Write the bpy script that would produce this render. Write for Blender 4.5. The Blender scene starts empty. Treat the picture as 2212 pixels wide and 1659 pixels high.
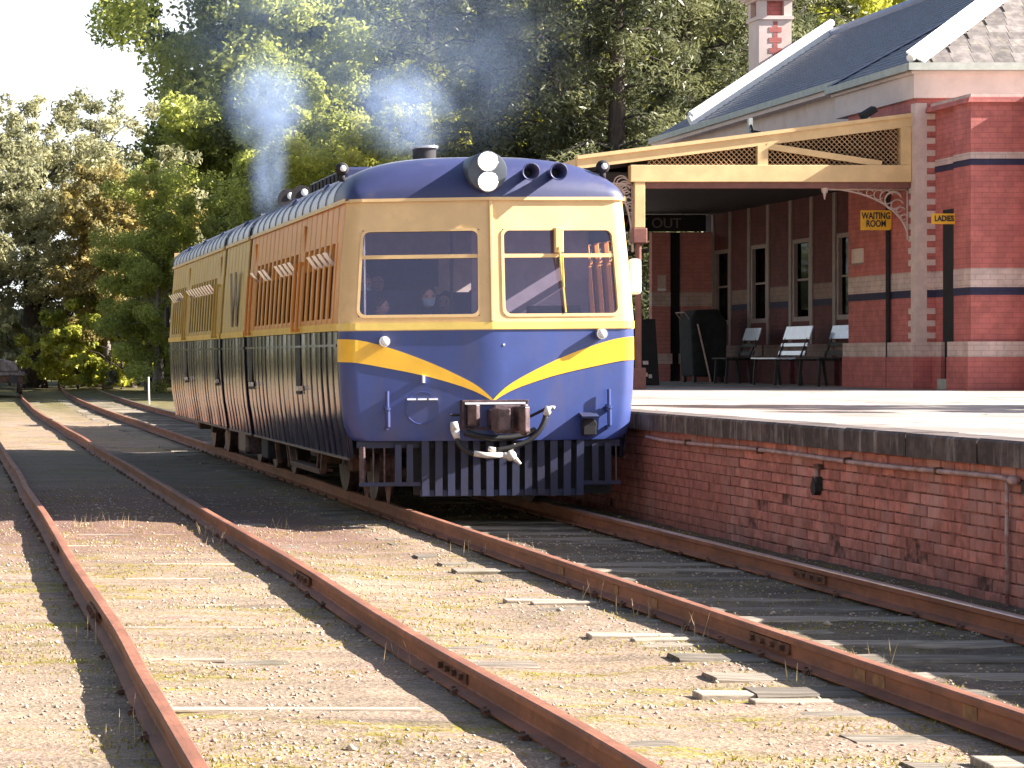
import bpy, bmesh, math, random
import numpy as np
from mathutils import Vector, Matrix, Euler

C = bpy.context.scene.collection
SC = bpy.context.scene
R = math.radians
rnd = random.Random(7)

# ------------------------------------------------------------------ camera, sky, sun, exposure
cam_d = bpy.data.cameras.new('camera')
cam = bpy.data.objects.new('camera', cam_d)
C.objects.link(cam)
cam.location = (0.0, 0.0, 1.44)
cam.rotation_euler = (R(90), 0, 0)                 # looks straight along the rails; the photo is an off-centre crop
cam_d.sensor_width = 36.0
cam_d.lens = 36.0 * 5440.0 / 2212.0
cam_d.shift_x = (1106.0 + 117.0) / 2212.0
cam_d.shift_y = -(829.5 - 772.0) / 2212.0
cam_d.clip_start = 0.1
cam_d.clip_end = 2000
SC.camera = cam

SUN_AZ, SUN_EL = 10.0, 31.6                        # degrees towards the camera from +X, and above the horizon
sx = math.cos(R(SUN_EL)) * math.cos(R(SUN_AZ))
sy = -math.cos(R(SUN_EL)) * math.sin(R(SUN_AZ))
sz = math.sin(R(SUN_EL))
sun_dir = Vector((sx, sy, sz))
world = bpy.data.worlds.new('World')
SC.world = world
world.use_nodes = True
wn = world.node_tree
bg = wn.nodes['Background']
sky = wn.nodes.new('ShaderNodeTexSky')
sky.sky_type = 'NISHITA'
sky.sun_disc = False
sky.sun_elevation = R(SUN_EL)
sky.sun_rotation = math.atan2(sx, sy)
sky.altitude = 600
sky.air_density = 1.0
sky.dust_density = 3.0
sky.ozone_density = 1.0
# bright summer haze low in the sky, the same all round the horizon
tcw = wn.nodes.new('ShaderNodeTexCoord'); spw = wn.nodes.new('ShaderNodeSeparateXYZ'); wn.links.new(tcw.outputs['Generated'], spw.inputs[0])
mrw = wn.nodes.new('ShaderNodeMapRange'); mrw.interpolation_type = 'SMOOTHSTEP'
mrw.inputs['From Min'].default_value = 0.42; mrw.inputs['From Max'].default_value = 0.05; mrw.inputs['To Max'].default_value = 0.85
wn.links.new(spw.outputs['Z'], mrw.inputs['Value'])
mxw = wn.nodes.new('ShaderNodeMixRGB'); mxw.inputs[2].default_value = (6.6, 6.8, 7.0, 1)
wn.links.new(mrw.outputs[0], mxw.inputs[0]); wn.links.new(sky.outputs[0], mxw.inputs[1]); wn.links.new(mxw.outputs[0], bg.inputs[0])
bg.inputs[1].default_value = 0.058
sun_d = bpy.data.lights.new('sun', 'SUN')
sun_d.energy = 5.0
sun_d.angle = R(0.5)
sun_d.color = (1.0, 0.935, 0.875)
sun = bpy.data.objects.new('sun', sun_d)
C.objects.link(sun)
sun.rotation_euler = sun_dir.to_track_quat('Z', 'Y').to_euler()
SC.view_settings.view_transform = 'Standard'
SC.view_settings.look = 'None'
SC.view_settings.exposure = 2.12
SC.view_settings.gamma = 1.0
SC.view_settings.use_curve_mapping = False
SC.cycles.max_bounces = 8
SC.cycles.transparent_max_bounces = 16
SC.cycles.volume_step_rate = 4.0
SC.cycles.volume_max_steps = 64
SC.cycles.use_denoising = True

# ------------------------------------------------------------------ materials
def mk(name, col, rough=0.6, metal=0.0, var=0.18, scale=6.0, bump=0.0, bscale=40.0, col2=None, cut=(0.42, 0.62),
       objrand=0.0, spec=0.5, coat=0.0, stretch=(1, 1, 1), dirt=None, dscale=2.0, dcut=(0.55, 0.7), dstretch=(1, 1, 1),
       detail=6.0, coords='P', bdist=0.01):
    m = bpy.data.materials.new(name)
    m.use_nodes = True
    nt = m.node_tree
    N, L = nt.nodes, nt.links
    b = N['Principled BSDF']
    b.inputs['Roughness'].default_value = rough
    b.inputs['Metallic'].default_value = metal
    b.inputs['Specular IOR Level'].default_value = spec
    b.inputs['Coat Weight'].default_value = coat
    b.inputs['Coat Roughness'].default_value = 0.08
    if coords == 'P':
        src = N.new('ShaderNodeNewGeometry').outputs['Position']
    else:
        src = N.new('ShaderNodeTexCoord').outputs['Object']
    def noise(sc, st, det=detail):
        mp = N.new('ShaderNodeMapping')
        mp.inputs['Scale'].default_value = st
        L.new(src, mp.inputs['Vector'])
        n = N.new('ShaderNodeTexNoise')
        n.inputs['Scale'].default_value = sc
        n.inputs['Detail'].default_value = det
        n.inputs['Roughness'].default_value = 0.62
        L.new(mp.outputs[0], n.inputs['Vector'])
        return n.outputs['Fac']
    def ramp(f, lo, hi, a, c):
        r = N.new('ShaderNodeValToRGB')
        r.color_ramp.elements[0].position = lo
        r.color_ramp.elements[1].position = hi
        r.color_ramp.elements[0].color = (*a, 1)
        r.color_ramp.elements[1].color = (*c, 1)
        L.new(f, r.inputs[0])
        return r.outputs[0]
    lo = tuple(max(0, c * (1 - var)) for c in col)
    hi = tuple(min(1, c * (1 + var)) for c in (col2 or col))
    out = ramp(noise(scale, stretch), cut[0], cut[1], lo, hi)
    if dirt is not None:
        f = ramp(noise(dscale, dstretch), dcut[0], dcut[1], (0, 0, 0), (1, 1, 1))
        mx = N.new('ShaderNodeMixRGB')
        L.new(f, mx.inputs[0]); L.new(out, mx.inputs[1])
        mx.inputs[2].default_value = (*dirt, 1)
        out = mx.outputs[0]
    if objrand:
        oi = N.new('ShaderNodeObjectInfo')
        mr = N.new('ShaderNodeMapRange')
        mr.inputs['To Min'].default_value = 1 - objrand
        mr.inputs['To Max'].default_value = 1 + objrand
        L.new(oi.outputs['Random'], mr.inputs['Value'])
        hs = N.new('ShaderNodeHueSaturation')
        L.new(mr.outputs[0], hs.inputs['Value'])
        L.new(out, hs.inputs['Color'])
        out = hs.outputs[0]
    L.new(out, b.inputs['Base Color'])
    if bump:
        bp = N.new('ShaderNodeBump')
        bp.inputs['Strength'].default_value = bump
        bp.inputs['Distance'].default_value = bdist
        L.new(noise(bscale, stretch), bp.inputs['Height'])
        L.new(bp.outputs[0], b.inputs['Normal'])
    return m

def leaf_mat(name, c1, c2, trans=0.35, rough=0.5):
    m = bpy.data.materials.new(name); m.use_nodes = True
    nt = m.node_tree; N, L = nt.nodes, nt.links
    for n in list(N): N.remove(n)
    out = N.new('ShaderNodeOutputMaterial')
    at = N.new('ShaderNodeAttribute'); at.attribute_name = 'tint'
    oi = N.new('ShaderNodeObjectInfo')
    ad = N.new('ShaderNodeMath'); ad.operation = 'MULTIPLY_ADD'
    L.new(oi.outputs['Random'], ad.inputs[0]); ad.inputs[1].default_value = 0.3
    L.new(at.outputs['Fac'], ad.inputs[2])
    r = N.new('ShaderNodeValToRGB')
    r.color_ramp.elements[0].color = (*c1, 1); r.color_ramp.elements[1].color = (*c2, 1)
    r.color_ramp.elements[0].position = 0.1; r.color_ramp.elements[1].position = 1.15 if False else 1.0
    L.new(ad.outputs[0], r.inputs[0])
    p = N.new('ShaderNodeBsdfPrincipled')
    p.inputs['Roughness'].default_value = rough
    p.inputs['Specular IOR Level'].default_value = 0.3
    t = N.new('ShaderNodeBsdfTranslucent')
    hs = N.new('ShaderNodeHueSaturation'); hs.inputs['Value'].default_value = 1.5; hs.inputs['Saturation'].default_value = 1.1
    L.new(r.outputs[0], hs.inputs['Color'])
    L.new(r.outputs[0], p.inputs['Base Color']); L.new(hs.outputs[0], t.inputs['Color'])
    mx = N.new('ShaderNodeMixShader'); mx.inputs[0].default_value = trans
    L.new(p.outputs[0], mx.inputs[1]); L.new(t.outputs[0], mx.inputs[2])
    L.new(mx.outputs[0], out.inputs['Surface'])
    return m

def glass_mat(name, tint, refl=0.10, rough=0.02, refl_tint=(1, 1, 1), rmax=0.9):
    m = bpy.data.materials.new(name); m.use_nodes = True
    nt = m.node_tree; N, L = nt.nodes, nt.links
    for n in list(N): N.remove(n)
    out = N.new('ShaderNodeOutputMaterial')
    t = N.new('ShaderNodeBsdfTransparent'); t.inputs[0].default_value = (*tint, 1)
    g = N.new('ShaderNodeBsdfGlossy'); g.inputs['Roughness'].default_value = rough
    g.inputs['Color'].default_value = (*refl_tint, 1)
    lw = N.new('ShaderNodeLayerWeight'); lw.inputs[0].default_value = 0.25
    mr = N.new('ShaderNodeMapRange'); mr.inputs['To Min'].default_value = refl; mr.inputs['To Max'].default_value = rmax
    L.new(lw.outputs['Fresnel'], mr.inputs['Value'])
    mx = N.new('ShaderNodeMixShader')
    L.new(mr.outputs[0], mx.inputs[0]); L.new(t.outputs[0], mx.inputs[1]); L.new(g.outputs[0], mx.inputs[2])
    L.new(mx.outputs[0], out.inputs['Surface'])
    return m

def emit_mat(name, col, strength):
    m = bpy.data.materials.new(name); m.use_nodes = True
    b = m.node_tree.nodes['Principled BSDF']
    b.inputs['Base Color'].default_value = (*col, 1)
    b.inputs['Emission Color'].default_value = (*col, 1)
    b.inputs['Emission Strength'].default_value = strength
    b.inputs['Roughness'].default_value = 0.15
    return m

# ------------------------------------------------------------------ mesh builder and tagging
class MB:
    def __init__(s):
        s.v, s.f = [], []
    def add(s, vs, fs):
        n = len(s.v)
        s.v.extend([tuple(p) for p in vs])
        s.f.extend([tuple(i + n for i in f) for f in fs])
        return s
    def box(s, x0, x1, y0, y1, z0, z1):
        return s.add([(x0, y0, z0), (x1, y0, z0), (x1, y1, z0), (x0, y1, z0), (x0, y0, z1), (x1, y0, z1), (x1, y1, z1), (x0, y1, z1)],
                     [(3, 2, 1, 0), (4, 5, 6, 7), (0, 1, 5, 4), (1, 2, 6, 5), (2, 3, 7, 6), (3, 0, 4, 7)])
    def obox(s, c, size, rot=(0, 0, 0)):
        e = Euler(rot).to_matrix(); c = Vector(c)
        h = [d / 2 for d in size]
        vs = [c + e @ Vector((a * h[0], b * h[1], d * h[2])) for d in (-1, 1) for a, b in ((-1, -1), (1, -1), (1, 1), (-1, 1))]
        return s.add(vs, [(3, 2, 1, 0), (4, 5, 6, 7), (0, 1, 5, 4), (1, 2, 6, 5), (2, 3, 7, 6), (3, 0, 4, 7)])
    def bar(s, p0, p1, w, h, up=(0, 0, 1)):
        p0, p1 = Vector(p0), Vector(p1)
        d = (p1 - p0).normalized(); a = d.cross(Vector(up))
        if a.length < 1e-4: a = d.cross(Vector((1, 0, 0)))
        a.normalize(); b = a.cross(d).normalized()
        vs = []
        for p in (p0, p1):
            for i, j in ((-1, -1), (1, -1), (1, 1), (-1, 1)):
                vs.append(p + a * (i * w / 2) + b * (j * h / 2))
        return s.add(vs, [(0, 1, 2, 3), (7, 6, 5, 4), (0, 4, 5, 1), (1, 5, 6, 2), (2, 6, 7, 3), (3, 7, 4, 0)])
    def cyl(s, p0, p1, r, r2=None, n=12, cap=True):
        p0, p1 = Vector(p0), Vector(p1); r2 = r if r2 is None else r2
        d = (p1 - p0).normalized()
        a = d.orthogonal().normalized(); b = d.cross(a)
        vs = []
        for p, q in ((p0, r), (p1, r2)):
            for i in range(n):
                t = 2 * math.pi * i / n
                vs.append(p + a * (q * math.cos(t)) + b * (q * math.sin(t)))
        fs = [(i, (i + 1) % n, n + (i + 1) % n, n + i) for i in range(n)]
        if cap:
            fs += [tuple(range(n - 1, -1, -1)), tuple(range(n, 2 * n))]
        return s.add(vs, fs)
    def tube(s, pts, r, n=8, cap=True):
        pts = [Vector(p) for p in pts]
        rs = r if isinstance(r, (list, tuple)) else [r] * len(pts)
        vs, fs = [], []
        a = None
        for k, p in enumerate(pts):
            d = (pts[min(k + 1, len(pts) - 1)] - pts[max(k - 1, 0)]).normalized()
            if a is None: a = d.orthogonal().normalized()
            else:
                a = a - d * a.dot(d)
                a = a.normalized() if a.length > 1e-5 else d.orthogonal().normalized()
            b = d.cross(a)
            for i in range(n):
                t = 2 * math.pi * i / n
                vs.append(p + a * (rs[k] * math.cos(t)) + b * (rs[k] * math.sin(t)))
        for k in range(len(pts) - 1):
            for i in range(n):
                j = (i + 1) % n
                fs.append((k * n + i, k * n + j, (k + 1) * n + j, (k + 1) * n + i))
        if cap:
            fs += [tuple(range(n - 1, -1, -1)), tuple(range((len(pts) - 1) * n, len(pts) * n))]
        return s.add(vs, fs)
    def sphere(s, c, r, sc=(1, 1, 1), nu=12, nv=8):
        c = Vector(c); vs = [c + Vector((0, 0, r * sc[2]))]
        for j in range(1, nv):
            ph = math.pi * j / nv
            for i in range(nu):
                t = 2 * math.pi * i / nu
                vs.append(c + Vector((r * sc[0] * math.sin(ph) * math.cos(t), r * sc[1] * math.sin(ph) * math.sin(t), r * sc[2] * math.cos(ph))))
        vs.append(c - Vector((0, 0, r * sc[2])))
        fs = [(0, 1 + i, 1 + (i + 1) % nu) for i in range(nu)]
        for j in range(nv - 2):
            for i in range(nu):
                a = 1 + j * nu; k = (i + 1) % nu
                fs.append((a + i, a + nu + i, a + nu + k, a + k))
        e = len(vs) - 1; a = 1 + (nv - 2) * nu
        fs += [(a + i, e, a + (i + 1) % nu) for i in range(nu)]
        return s.add(vs, fs)
    def extrude(s, prof, y0, y1, closed=True, cap=True):
        """profile of (x, z) swept along Y"""
        n = len(prof)
        vs = [(x, y0, z) for x, z in prof] + [(x, y1, z) for x, z in prof]
        fs = [(i, (i + 1) % n, n + (i + 1) % n, n + i) for i in range(n if closed else n - 1)]
        if cap and closed:
            fs += [tuple(range(n - 1, -1, -1)), tuple(range(n, 2 * n))]
        return s.add(vs, fs)
    def prism(s, poly, axis, a0, a1):
        """polygon of 2-D points extruded along axis 'x' (pts are y,z), 'y' (x,z) or 'z' (x,y)"""
        n = len(poly)
        put = {'x': lambda p, a: (a, p[0], p[1]), 'y': lambda p, a: (p[0], a, p[1]), 'z': lambda p, a: (p[0], p[1], a)}[axis]
        vs = [put(p, a0) for p in poly] + [put(p, a1) for p in poly]
        fs = [(i, (i + 1) % n, n + (i + 1) % n, n + i) for i in range(n)] + [tuple(range(n - 1, -1, -1)), tuple(range(n, 2 * n))]
        return s.add(vs, fs)
    def grid(s, rows):
        n = len(rows[0]); vs = [p for r in rows for p in r]
        fs = [(j * n + i, j * n + i + 1, (j + 1) * n + i + 1, (j + 1) * n + i) for j in range(len(rows) - 1) for i in range(n - 1)]
        return s.add(vs, fs)
    def mesh(s, name, m=None, smooth=False):
        me = bpy.data.meshes.new(name)
        me.from_pydata(s.v, [], s.f)
        bm = bmesh.new(); bm.from_mesh(me)
        bmesh.ops.recalc_face_normals(bm, faces=bm.faces)
        bm.to_mesh(me); bm.free()
        if smooth:
            me.polygons.foreach_set('use_smooth', [True] * len(me.polygons))
        if m: me.materials.append(m)
        return me
    def build(s, name, m, parent=None, smooth=False, local=False, bevel=0.0, solid=0.0, autosmooth=False):
        o = put(name, s.mesh(name, m, smooth or autosmooth), parent, local)
        if solid:
            k = o.modifiers.new('solid', 'SOLIDIFY'); k.thickness = solid; k.offset = -1
        if bevel:
            k = o.modifiers.new('bevel', 'BEVEL'); k.width = bevel; k.segments = 2; k.limit_method = 'ANGLE'; k.angle_limit = R(40)
        if autosmooth:
            k = o.modifiers.new('edges', 'EDGE_SPLIT'); k.split_angle = R(38)
        return o

def put(name, me, parent=None, local=False):
    o = bpy.data.objects.new(name, me)
    C.objects.link(o)
    if parent is not None:
        o.parent = parent
        if not local and parent.parent is None:
            o.location = -parent.location
    return o

def tag(o, label=None, cat=None, group=None, kind=None):
    if label: o['label'] = label
    if cat: o['category'] = cat
    if group: o['group'] = group
    if kind: o['kind'] = kind
    return o

def thing(name, loc, label, cat, group=None, rz=0.0):
    o = bpy.data.objects.new(name, None)
    C.objects.link(o)
    o.empty_display_size = 0.2
    o.location = loc; o.rotation_euler = (0, 0, rz)
    return tag(o, label, cat, group)

def kids(o):
    return [c for c in C.objects if c.parent == o]

def copy_tree(o, children, loc, rz=0.0, sc=1.0, label=None):
    """children: list of (part, [sub-parts]) of o"""
    c = o.copy(); C.objects.link(c)
    c.location = loc; c.rotation_euler = (0, 0, rz); c.scale = (sc, sc, sc) if not isinstance(sc, tuple) else sc
    if label: c['label'] = label
    for p, subs in children:
        d = p.copy(); C.objects.link(d); d.parent = c
        for q in subs:
            e = q.copy(); C.objects.link(e); e.parent = d
    return c

def text(body, size, m, parent, loc, rot, name='lettering', extrude=0.003, width=None):
    cu = bpy.data.curves.new(name, 'FONT')
    cu.body = body; cu.size = size; cu.extrude = extrude
    cu.align_x = 'CENTER'; cu.align_y = 'CENTER'
    cu.space_line = 0.85
    cu.materials.append(m)
    cu.offset = 0.004
    t0 = bpy.data.objects.new('lettering', cu)
    me = bpy.data.meshes.new_from_object(t0); me.materials.clear(); me.materials.append(m)
    bpy.data.objects.remove(t0)
    o = bpy.data.objects.new(name, me)
    C.objects.link(o)
    o.parent = parent
    o.location = Vector(loc) - (parent.location if parent.parent is None else Vector((0, 0, 0)))
    o.rotation_euler = rot
    if width: o.scale = (width, 1, 1)
    return o
# ------------------------------------------------------------------ ground
def vnoise(x, y, seed=0):
    x = np.asarray(x, float); y = np.asarray(y, float)
    xi = np.floor(x).astype(np.int64); yi = np.floor(y).astype(np.int64)
    xf = x - xi; yf = y - yi
    def h(a, b):
        n = (a * 374761393 + b * 668265263 + seed * 982451653) & 0xFFFFFFFF
        n = ((n ^ (n >> 13)) * 1274126177) & 0xFFFFFFFF
        return ((n ^ (n >> 16)) & 0xFFFF) / 65535.0
    u = xf * xf * (3 - 2 * xf); v = yf * yf * (3 - 2 * yf)
    return (h(xi, yi) * (1 - u) + h(xi + 1, yi) * u) * (1 - v) + (h(xi, yi + 1) * (1 - u) + h(xi + 1, yi + 1) * u) * v

def bend(y):
    return 0.0 if y < 60 else 1.35 * ((y - 60) / 66.0) ** 2

def ground_z(x, y):
    x = np.asarray(x, float); y = np.asarray(y, float)
    z = -0.150 + 0.030 * (vnoise(x * 1.3, y * 0.9, 1) - 0.5) + 0.016 * (vnoise(x * 4, y * 4, 2) - 0.5) + 0.006 * (vnoise(x * 11, y * 11, 3) - 0.5)
    z = z + np.clip((x - 5.95) / 0.7, 0, 1) * 0.035                      # banked up against the platform wall
    z = z - 0.03 * np.exp(-((x - 3.35) / 0.5) ** 2) - 0.013 * np.exp(-((x - 5.18) / 1.0) ** 8)
    far = np.clip((y - 92) / 30, 0, 1)
    return z + far * 0.10

def build_ground():
    xs = np.concatenate([[-600, -300, -150, -80, -50, -30, -20, -14, -10, -8, -6, -5, -4, -3.5], np.arange(-3, 7.0, 0.065),
                         [8, 10, 12, 15, 20, 26, 34, 45, 60, 80, 120, 200, 350, 600]])
    ys = np.concatenate([[-80, -30, -10, 0, 4, 7], np.arange(8.5, 28, 0.075), np.arange(28, 60, 0.22), np.arange(60, 130, 1.2),
                         [135, 145, 160, 190, 240, 320, 450, 700, 1100]])
    X, Y = np.meshgrid(xs, ys)
    Z = ground_z(X, Y)
    n = len(xs)
    v = np.stack([X.ravel(), Y.ravel(), Z.ravel()], 1)
    j, i = np.meshgrid(np.arange(len(ys) - 1), np.arange(n - 1), indexing='ij')
    a = (j * n + i).ravel()
    f = np.stack([a, a + 1, a + n + 1, a + n], 1)
    me = bpy.data.meshes.new('ground')
    me.vertices.add(len(v)); me.vertices.foreach_set('co', v.ravel())
    me.loops.add(f.size); me.loops.foreach_set('vertex_index', f.ravel())
    me.polygons.add(len(f)); me.polygons.foreach_set('loop_start', np.arange(0, f.size, 4)); me.polygons.foreach_set('loop_total', np.full(len(f), 4))
    me.polygons.foreach_set('use_smooth', np.ones(len(f), bool))
    me.update(); me.validate()
    m = bpy.data.materials.new('ballast_and_moss'); m.use_nodes = True
    nt = m.node_tree; N, L = nt.nodes, nt.links
    b = N['Principled BSDF']; b.inputs['Roughness'].default_value = 0.9; b.inputs['Specular IOR Level'].default_value = 0.2
    pos = N.new('ShaderNodeNewGeometry').outputs['Position']
    def noise(sc, st=(1, 1, 1), det=6, ro=0.6, kind='n'):
        mp = N.new('ShaderNodeMapping'); mp.inputs['Scale'].default_value = st; L.new(pos, mp.inputs[0])
        if kind == 'v':
            t = N.new('ShaderNodeTexVoronoi'); t.inputs['Scale'].default_value = sc; L.new(mp.outputs[0], t.inputs[0]); return t
        t = N.new('ShaderNodeTexNoise'); t.inputs['Scale'].default_value = sc; t.inputs['Detail'].default_value = det
        t.inputs['Roughness'].default_value = ro; L.new(mp.outputs[0], t.inputs[0]); return t.outputs['Fac']
    def ramp(f, p0, p1, c0=(0, 0, 0), c1=(1, 1, 1)):
        r = N.new('ShaderNodeValToRGB'); e = r.color_ramp.elements
        e[0].position, e[1].position = p0, p1; e[0].color = (*c0, 1); e[1].color = (*c1, 1); L.new(f, r.inputs[0]); return r.outputs[0]
    def mix(f, a, c, mode='MIX'):
        x = N.new('ShaderNodeMixRGB'); x.blend_type = mode
        if isinstance(f, float): x.inputs[0].default_value = f
        else: L.new(f, x.inputs[0])
        for k, q in ((1, a), (2, c)):
            if isinstance(q, tuple): x.inputs[k].default_value = (*q, 1)
            else: L.new(q, x.inputs[k])
        return x.outputs[0]
    vor = noise(34, kind='v')
    stones = ramp(vor.outputs['Color'], 0.15, 0.85, (0.20, 0.14, 0.10), (0.50, 0.375, 0.285))
    fine = ramp(noise(70, det=4), 0.35, 0.65, (0.24, 0.175, 0.125), (0.44, 0.335, 0.255))
    col = mix(0.45, stones, fine)
    pink = ramp(noise(1.1, (1, 1.4, 1), 4), 0.48, 0.62)
    col = mix(pink, col, mix(0.5, col, (0.47, 0.30, 0.24)))
    tan = ramp(noise(0.9, (0.7, 1.8, 1), 5), 0.46, 0.60)
    col = mix(tan, col, mix(0.55, col, (0.40, 0.305, 0.20)))
    grey = ramp(noise(0.8, (0.45, 2.2, 1), 7, 0.7), 0.44, 0.62)
    col = mix(grey, col, mix(0.6, col, (0.235, 0.195, 0.145)))
    strk = ramp(noise(2.0, (0.22, 3.4, 1), 6, 0.7), 0.50, 0.72)
    col = mix(strk, col, mix(0.6, col, (0.13, 0.105, 0.07)))
    dark = ramp(noise(1.6, (0.5, 1.6, 1), 7, 0.7), 0.55, 0.70)
    col = mix(dark, col, mix(0.60, col, (0.075, 0.066, 0.05)))
    mossf = mix(1.0, ramp(noise(1.3, (0.55, 2.0, 1), 8, 0.72), 0.52, 0.60), ramp(noise(16, (1, 1, 1), 5, 0.7), 0.40, 0.55), 'MULTIPLY')
    col = mix(mossf, col, ramp(noise(5, det=4), 0.35, 0.65, (0.16, 0.13, 0.025), (0.34, 0.29, 0.05)))
    # weedy strip between the running rail and the platform wall, grass beyond the yard, and turf away from the line
    sep = N.new('ShaderNodeSeparateXYZ'); L.new(pos, sep.inputs[0])
    wob = noise(0.8, (1, 1, 1), 5)
    def mapr(v, a, b):
        r = N.new('ShaderNodeMapRange'); r.inputs['From Min'].default_value = a; r.inputs['From Max'].default_value = b; L.new(v, r.inputs[0]); return r.outputs[0]
    def add(a, c, k):
        r = N.new('ShaderNodeMath'); r.operation = 'MULTIPLY_ADD'; L.new(c, r.inputs[0]); r.inputs[1].default_value = k; L.new(a, r.inputs[2]); return r.outputs[0]
    turf = ramp(noise(2.2, det=6), 0.35, 0.65, (0.095, 0.09, 0.035), (0.25, 0.21, 0.095))
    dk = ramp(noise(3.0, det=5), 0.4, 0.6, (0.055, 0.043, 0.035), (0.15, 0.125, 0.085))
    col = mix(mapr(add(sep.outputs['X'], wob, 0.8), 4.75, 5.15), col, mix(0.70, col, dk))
    col = mix(mapr(add(sep.outputs['Y'], wob, 18), 70, 92), col, turf)
    col = mix(mapr(add(sep.outputs['X'], wob, 2), -9.0, -12.0), col, turf)
    def mul(a, c):
        r = N.new('ShaderNodeMath'); r.operation = 'MULTIPLY'; L.new(a, r.inputs[0]); L.new(c, r.inputs[1]); return r.outputs[0]
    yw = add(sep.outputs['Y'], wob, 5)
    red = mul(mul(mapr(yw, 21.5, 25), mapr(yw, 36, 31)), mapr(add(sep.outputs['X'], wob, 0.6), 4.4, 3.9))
    col = mix(red, col, mix(0.70, col, (0.185, 0.095, 0.078)))       # reddish ground tone that also paints the railcar's shadow darker
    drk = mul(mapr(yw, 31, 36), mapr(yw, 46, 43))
    col = mix(drk, col, mix(0.40, col, (0.12, 0.11, 0.075)))  # greenish ground tone that also darkens the far part of that shadow
    col = mix(1.0, col, ramp(noise(85, (1, 1, 1), 3, 0.7), 0.36, 0.56, (0.42, 0.40, 0.38), (0.98, 0.97, 0.95)), 'MULTIPLY')
    col = mix(1.0, col, ramp(noise(22, (1, 1, 1), 5, 0.7), 0.34, 0.55, (0.76, 0.74, 0.72), (1, 1, 1)), 'MULTIPLY')
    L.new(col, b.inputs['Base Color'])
    bp = N.new('ShaderNodeBump'); bp.inputs['Strength'].default_value = 0.8; bp.inputs['Distance'].default_value = 0.013
    L.new(mix(0.5, vor.outputs['Distance'], noise(60, det=5)), bp.inputs['Height']); L.new(bp.outputs[0], b.inputs['Normal'])
    me.materials.append(m)
    o = bpy.data.objects.new('ground', me); C.objects.link(o)
    return tag(o, 'stony yard ground of tan ballast with patches of yellow moss', None, None, 'structure')
build_ground()

def fast_mesh(name, v, f, m, attr=None, smooth=False):
    me = bpy.data.meshes.new(name)
    k = f.shape[1]
    me.vertices.add(len(v)); me.vertices.foreach_set('co', np.ascontiguousarray(v, dtype=np.float32).ravel())
    me.loops.add(f.size); me.loops.foreach_set('vertex_index', np.ascontiguousarray(f, dtype=np.int32).ravel())
    me.polygons.add(len(f)); me.polygons.foreach_set('loop_start', np.arange(0, f.size, k)); me.polygons.foreach_set('loop_total', np.full(len(f), k))
    if smooth: me.polygons.foreach_set('use_smooth', np.ones(len(f), bool))
    if attr is not None:
        a = me.attributes.new('tint', 'FLOAT', 'POINT'); a.data.foreach_set('value', np.ascontiguousarray(attr, dtype=np.float32))
    me.update()
    me.materials.append(m)
    return me

# loose stones and moss tufts: nobody could count them
M_stone = mk('loose_stone', (0.42, 0.34, 0.26), 0.85, var=0.5, scale=9, cut=(0.3, 0.7), bump=0.4, bscale=120)
M_stone.node_tree.nodes['Principled BSDF'].inputs['Specular IOR Level'].default_value = 0.3
def scatter_stones():
    rg = np.random.default_rng(3)
    n = 40000
    t = rg.random(n)
    y = 9.0 + 22.0 * t ** 1.6
    x = -2.6 + rg.random(n) * 9.2
    r = 0.003 + 0.010 * rg.random(n) ** 3
    big = rg.random(n) < 0.012; r[big] *= 1.9
    clus = vnoise(x * 1.4, y * 1.1, 8)
    keep = (clus + 0.3 * rg.random(n) > 0.5)
    x, y, r = x[keep], y[keep], r[keep]; n = len(x)
    z = ground_z(x, y) + r * 0.25
    octa = np.array([[1, 0, 0], [0, 1, 0], [-1, 0, 0], [0, -1, 0], [0, 0, 1], [0, 0, -1]], float)
    of = np.array([[0, 1, 4], [1, 2, 4], [2, 3, 4], [3, 0, 4], [1, 0, 5], [2, 1, 5], [3, 2, 5], [0, 3, 5]])
    sc = r[:, None, None] * (0.7 + 0.7 * rg.random((n, 6, 1))) * np.array([1.15, 1.0, 0.7])
    an = rg.random(n) * 6.28
    c, s = np.cos(an), np.sin(an)
    V = octa[None] * sc
    V2 = np.stack([V[..., 0] * c[:, None] - V[..., 1] * s[:, None], V[..., 0] * s[:, None] + V[..., 1] * c[:, None], V[..., 2]], -1)
    V2 += np.stack([x, y, z], -1)[:, None]
    F = (of[None] + (np.arange(n) * 6)[:, None, None]).reshape(-1, 3)
    o = put('gravel', fast_mesh('gravel', V2.reshape(-1, 3), F, M_stone))
    tag(o, 'pale loose stones scattered over the ballast between the rails', None, None, 'stuff')
scatter_stones()

M_moss = leaf_mat('moss_tuft', (0.14, 0.12, 0.02), (0.34, 0.29, 0.06), 0.25, 0.8)
M_dry = leaf_mat('dry_stalk', (0.30, 0.22, 0.11), (0.50, 0.40, 0.24), 0.3, 0.8)
def blades(name, pts, hgt, wid, m, rg, lean=0.5):
    n = len(pts)
    h = hgt * (0.4 + rg.random(n)); a = rg.random(n) * 6.28
    ln = lean * rg.random(n) * h; b = rg.random(n) * 6.28
    w = wid * (0.6 + 0.8 * rg.random(n))
    p0 = pts + np.stack([np.cos(a) * w, np.sin(a) * w, np.zeros(n)], -1)
    p1 = pts - np.stack([np.cos(a) * w, np.sin(a) * w, np.zeros(n)], -1)
    p2 = pts + np.stack([np.cos(b) * ln, np.sin(b) * ln, h], -1)
    V = np.stack([p0, p1, p2], 1).reshape(-1, 3)
    return put(name, fast_mesh(name, V, np.arange(3 * n).reshape(-1, 3), m, np.repeat(rg.random(n), 3)))
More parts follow.
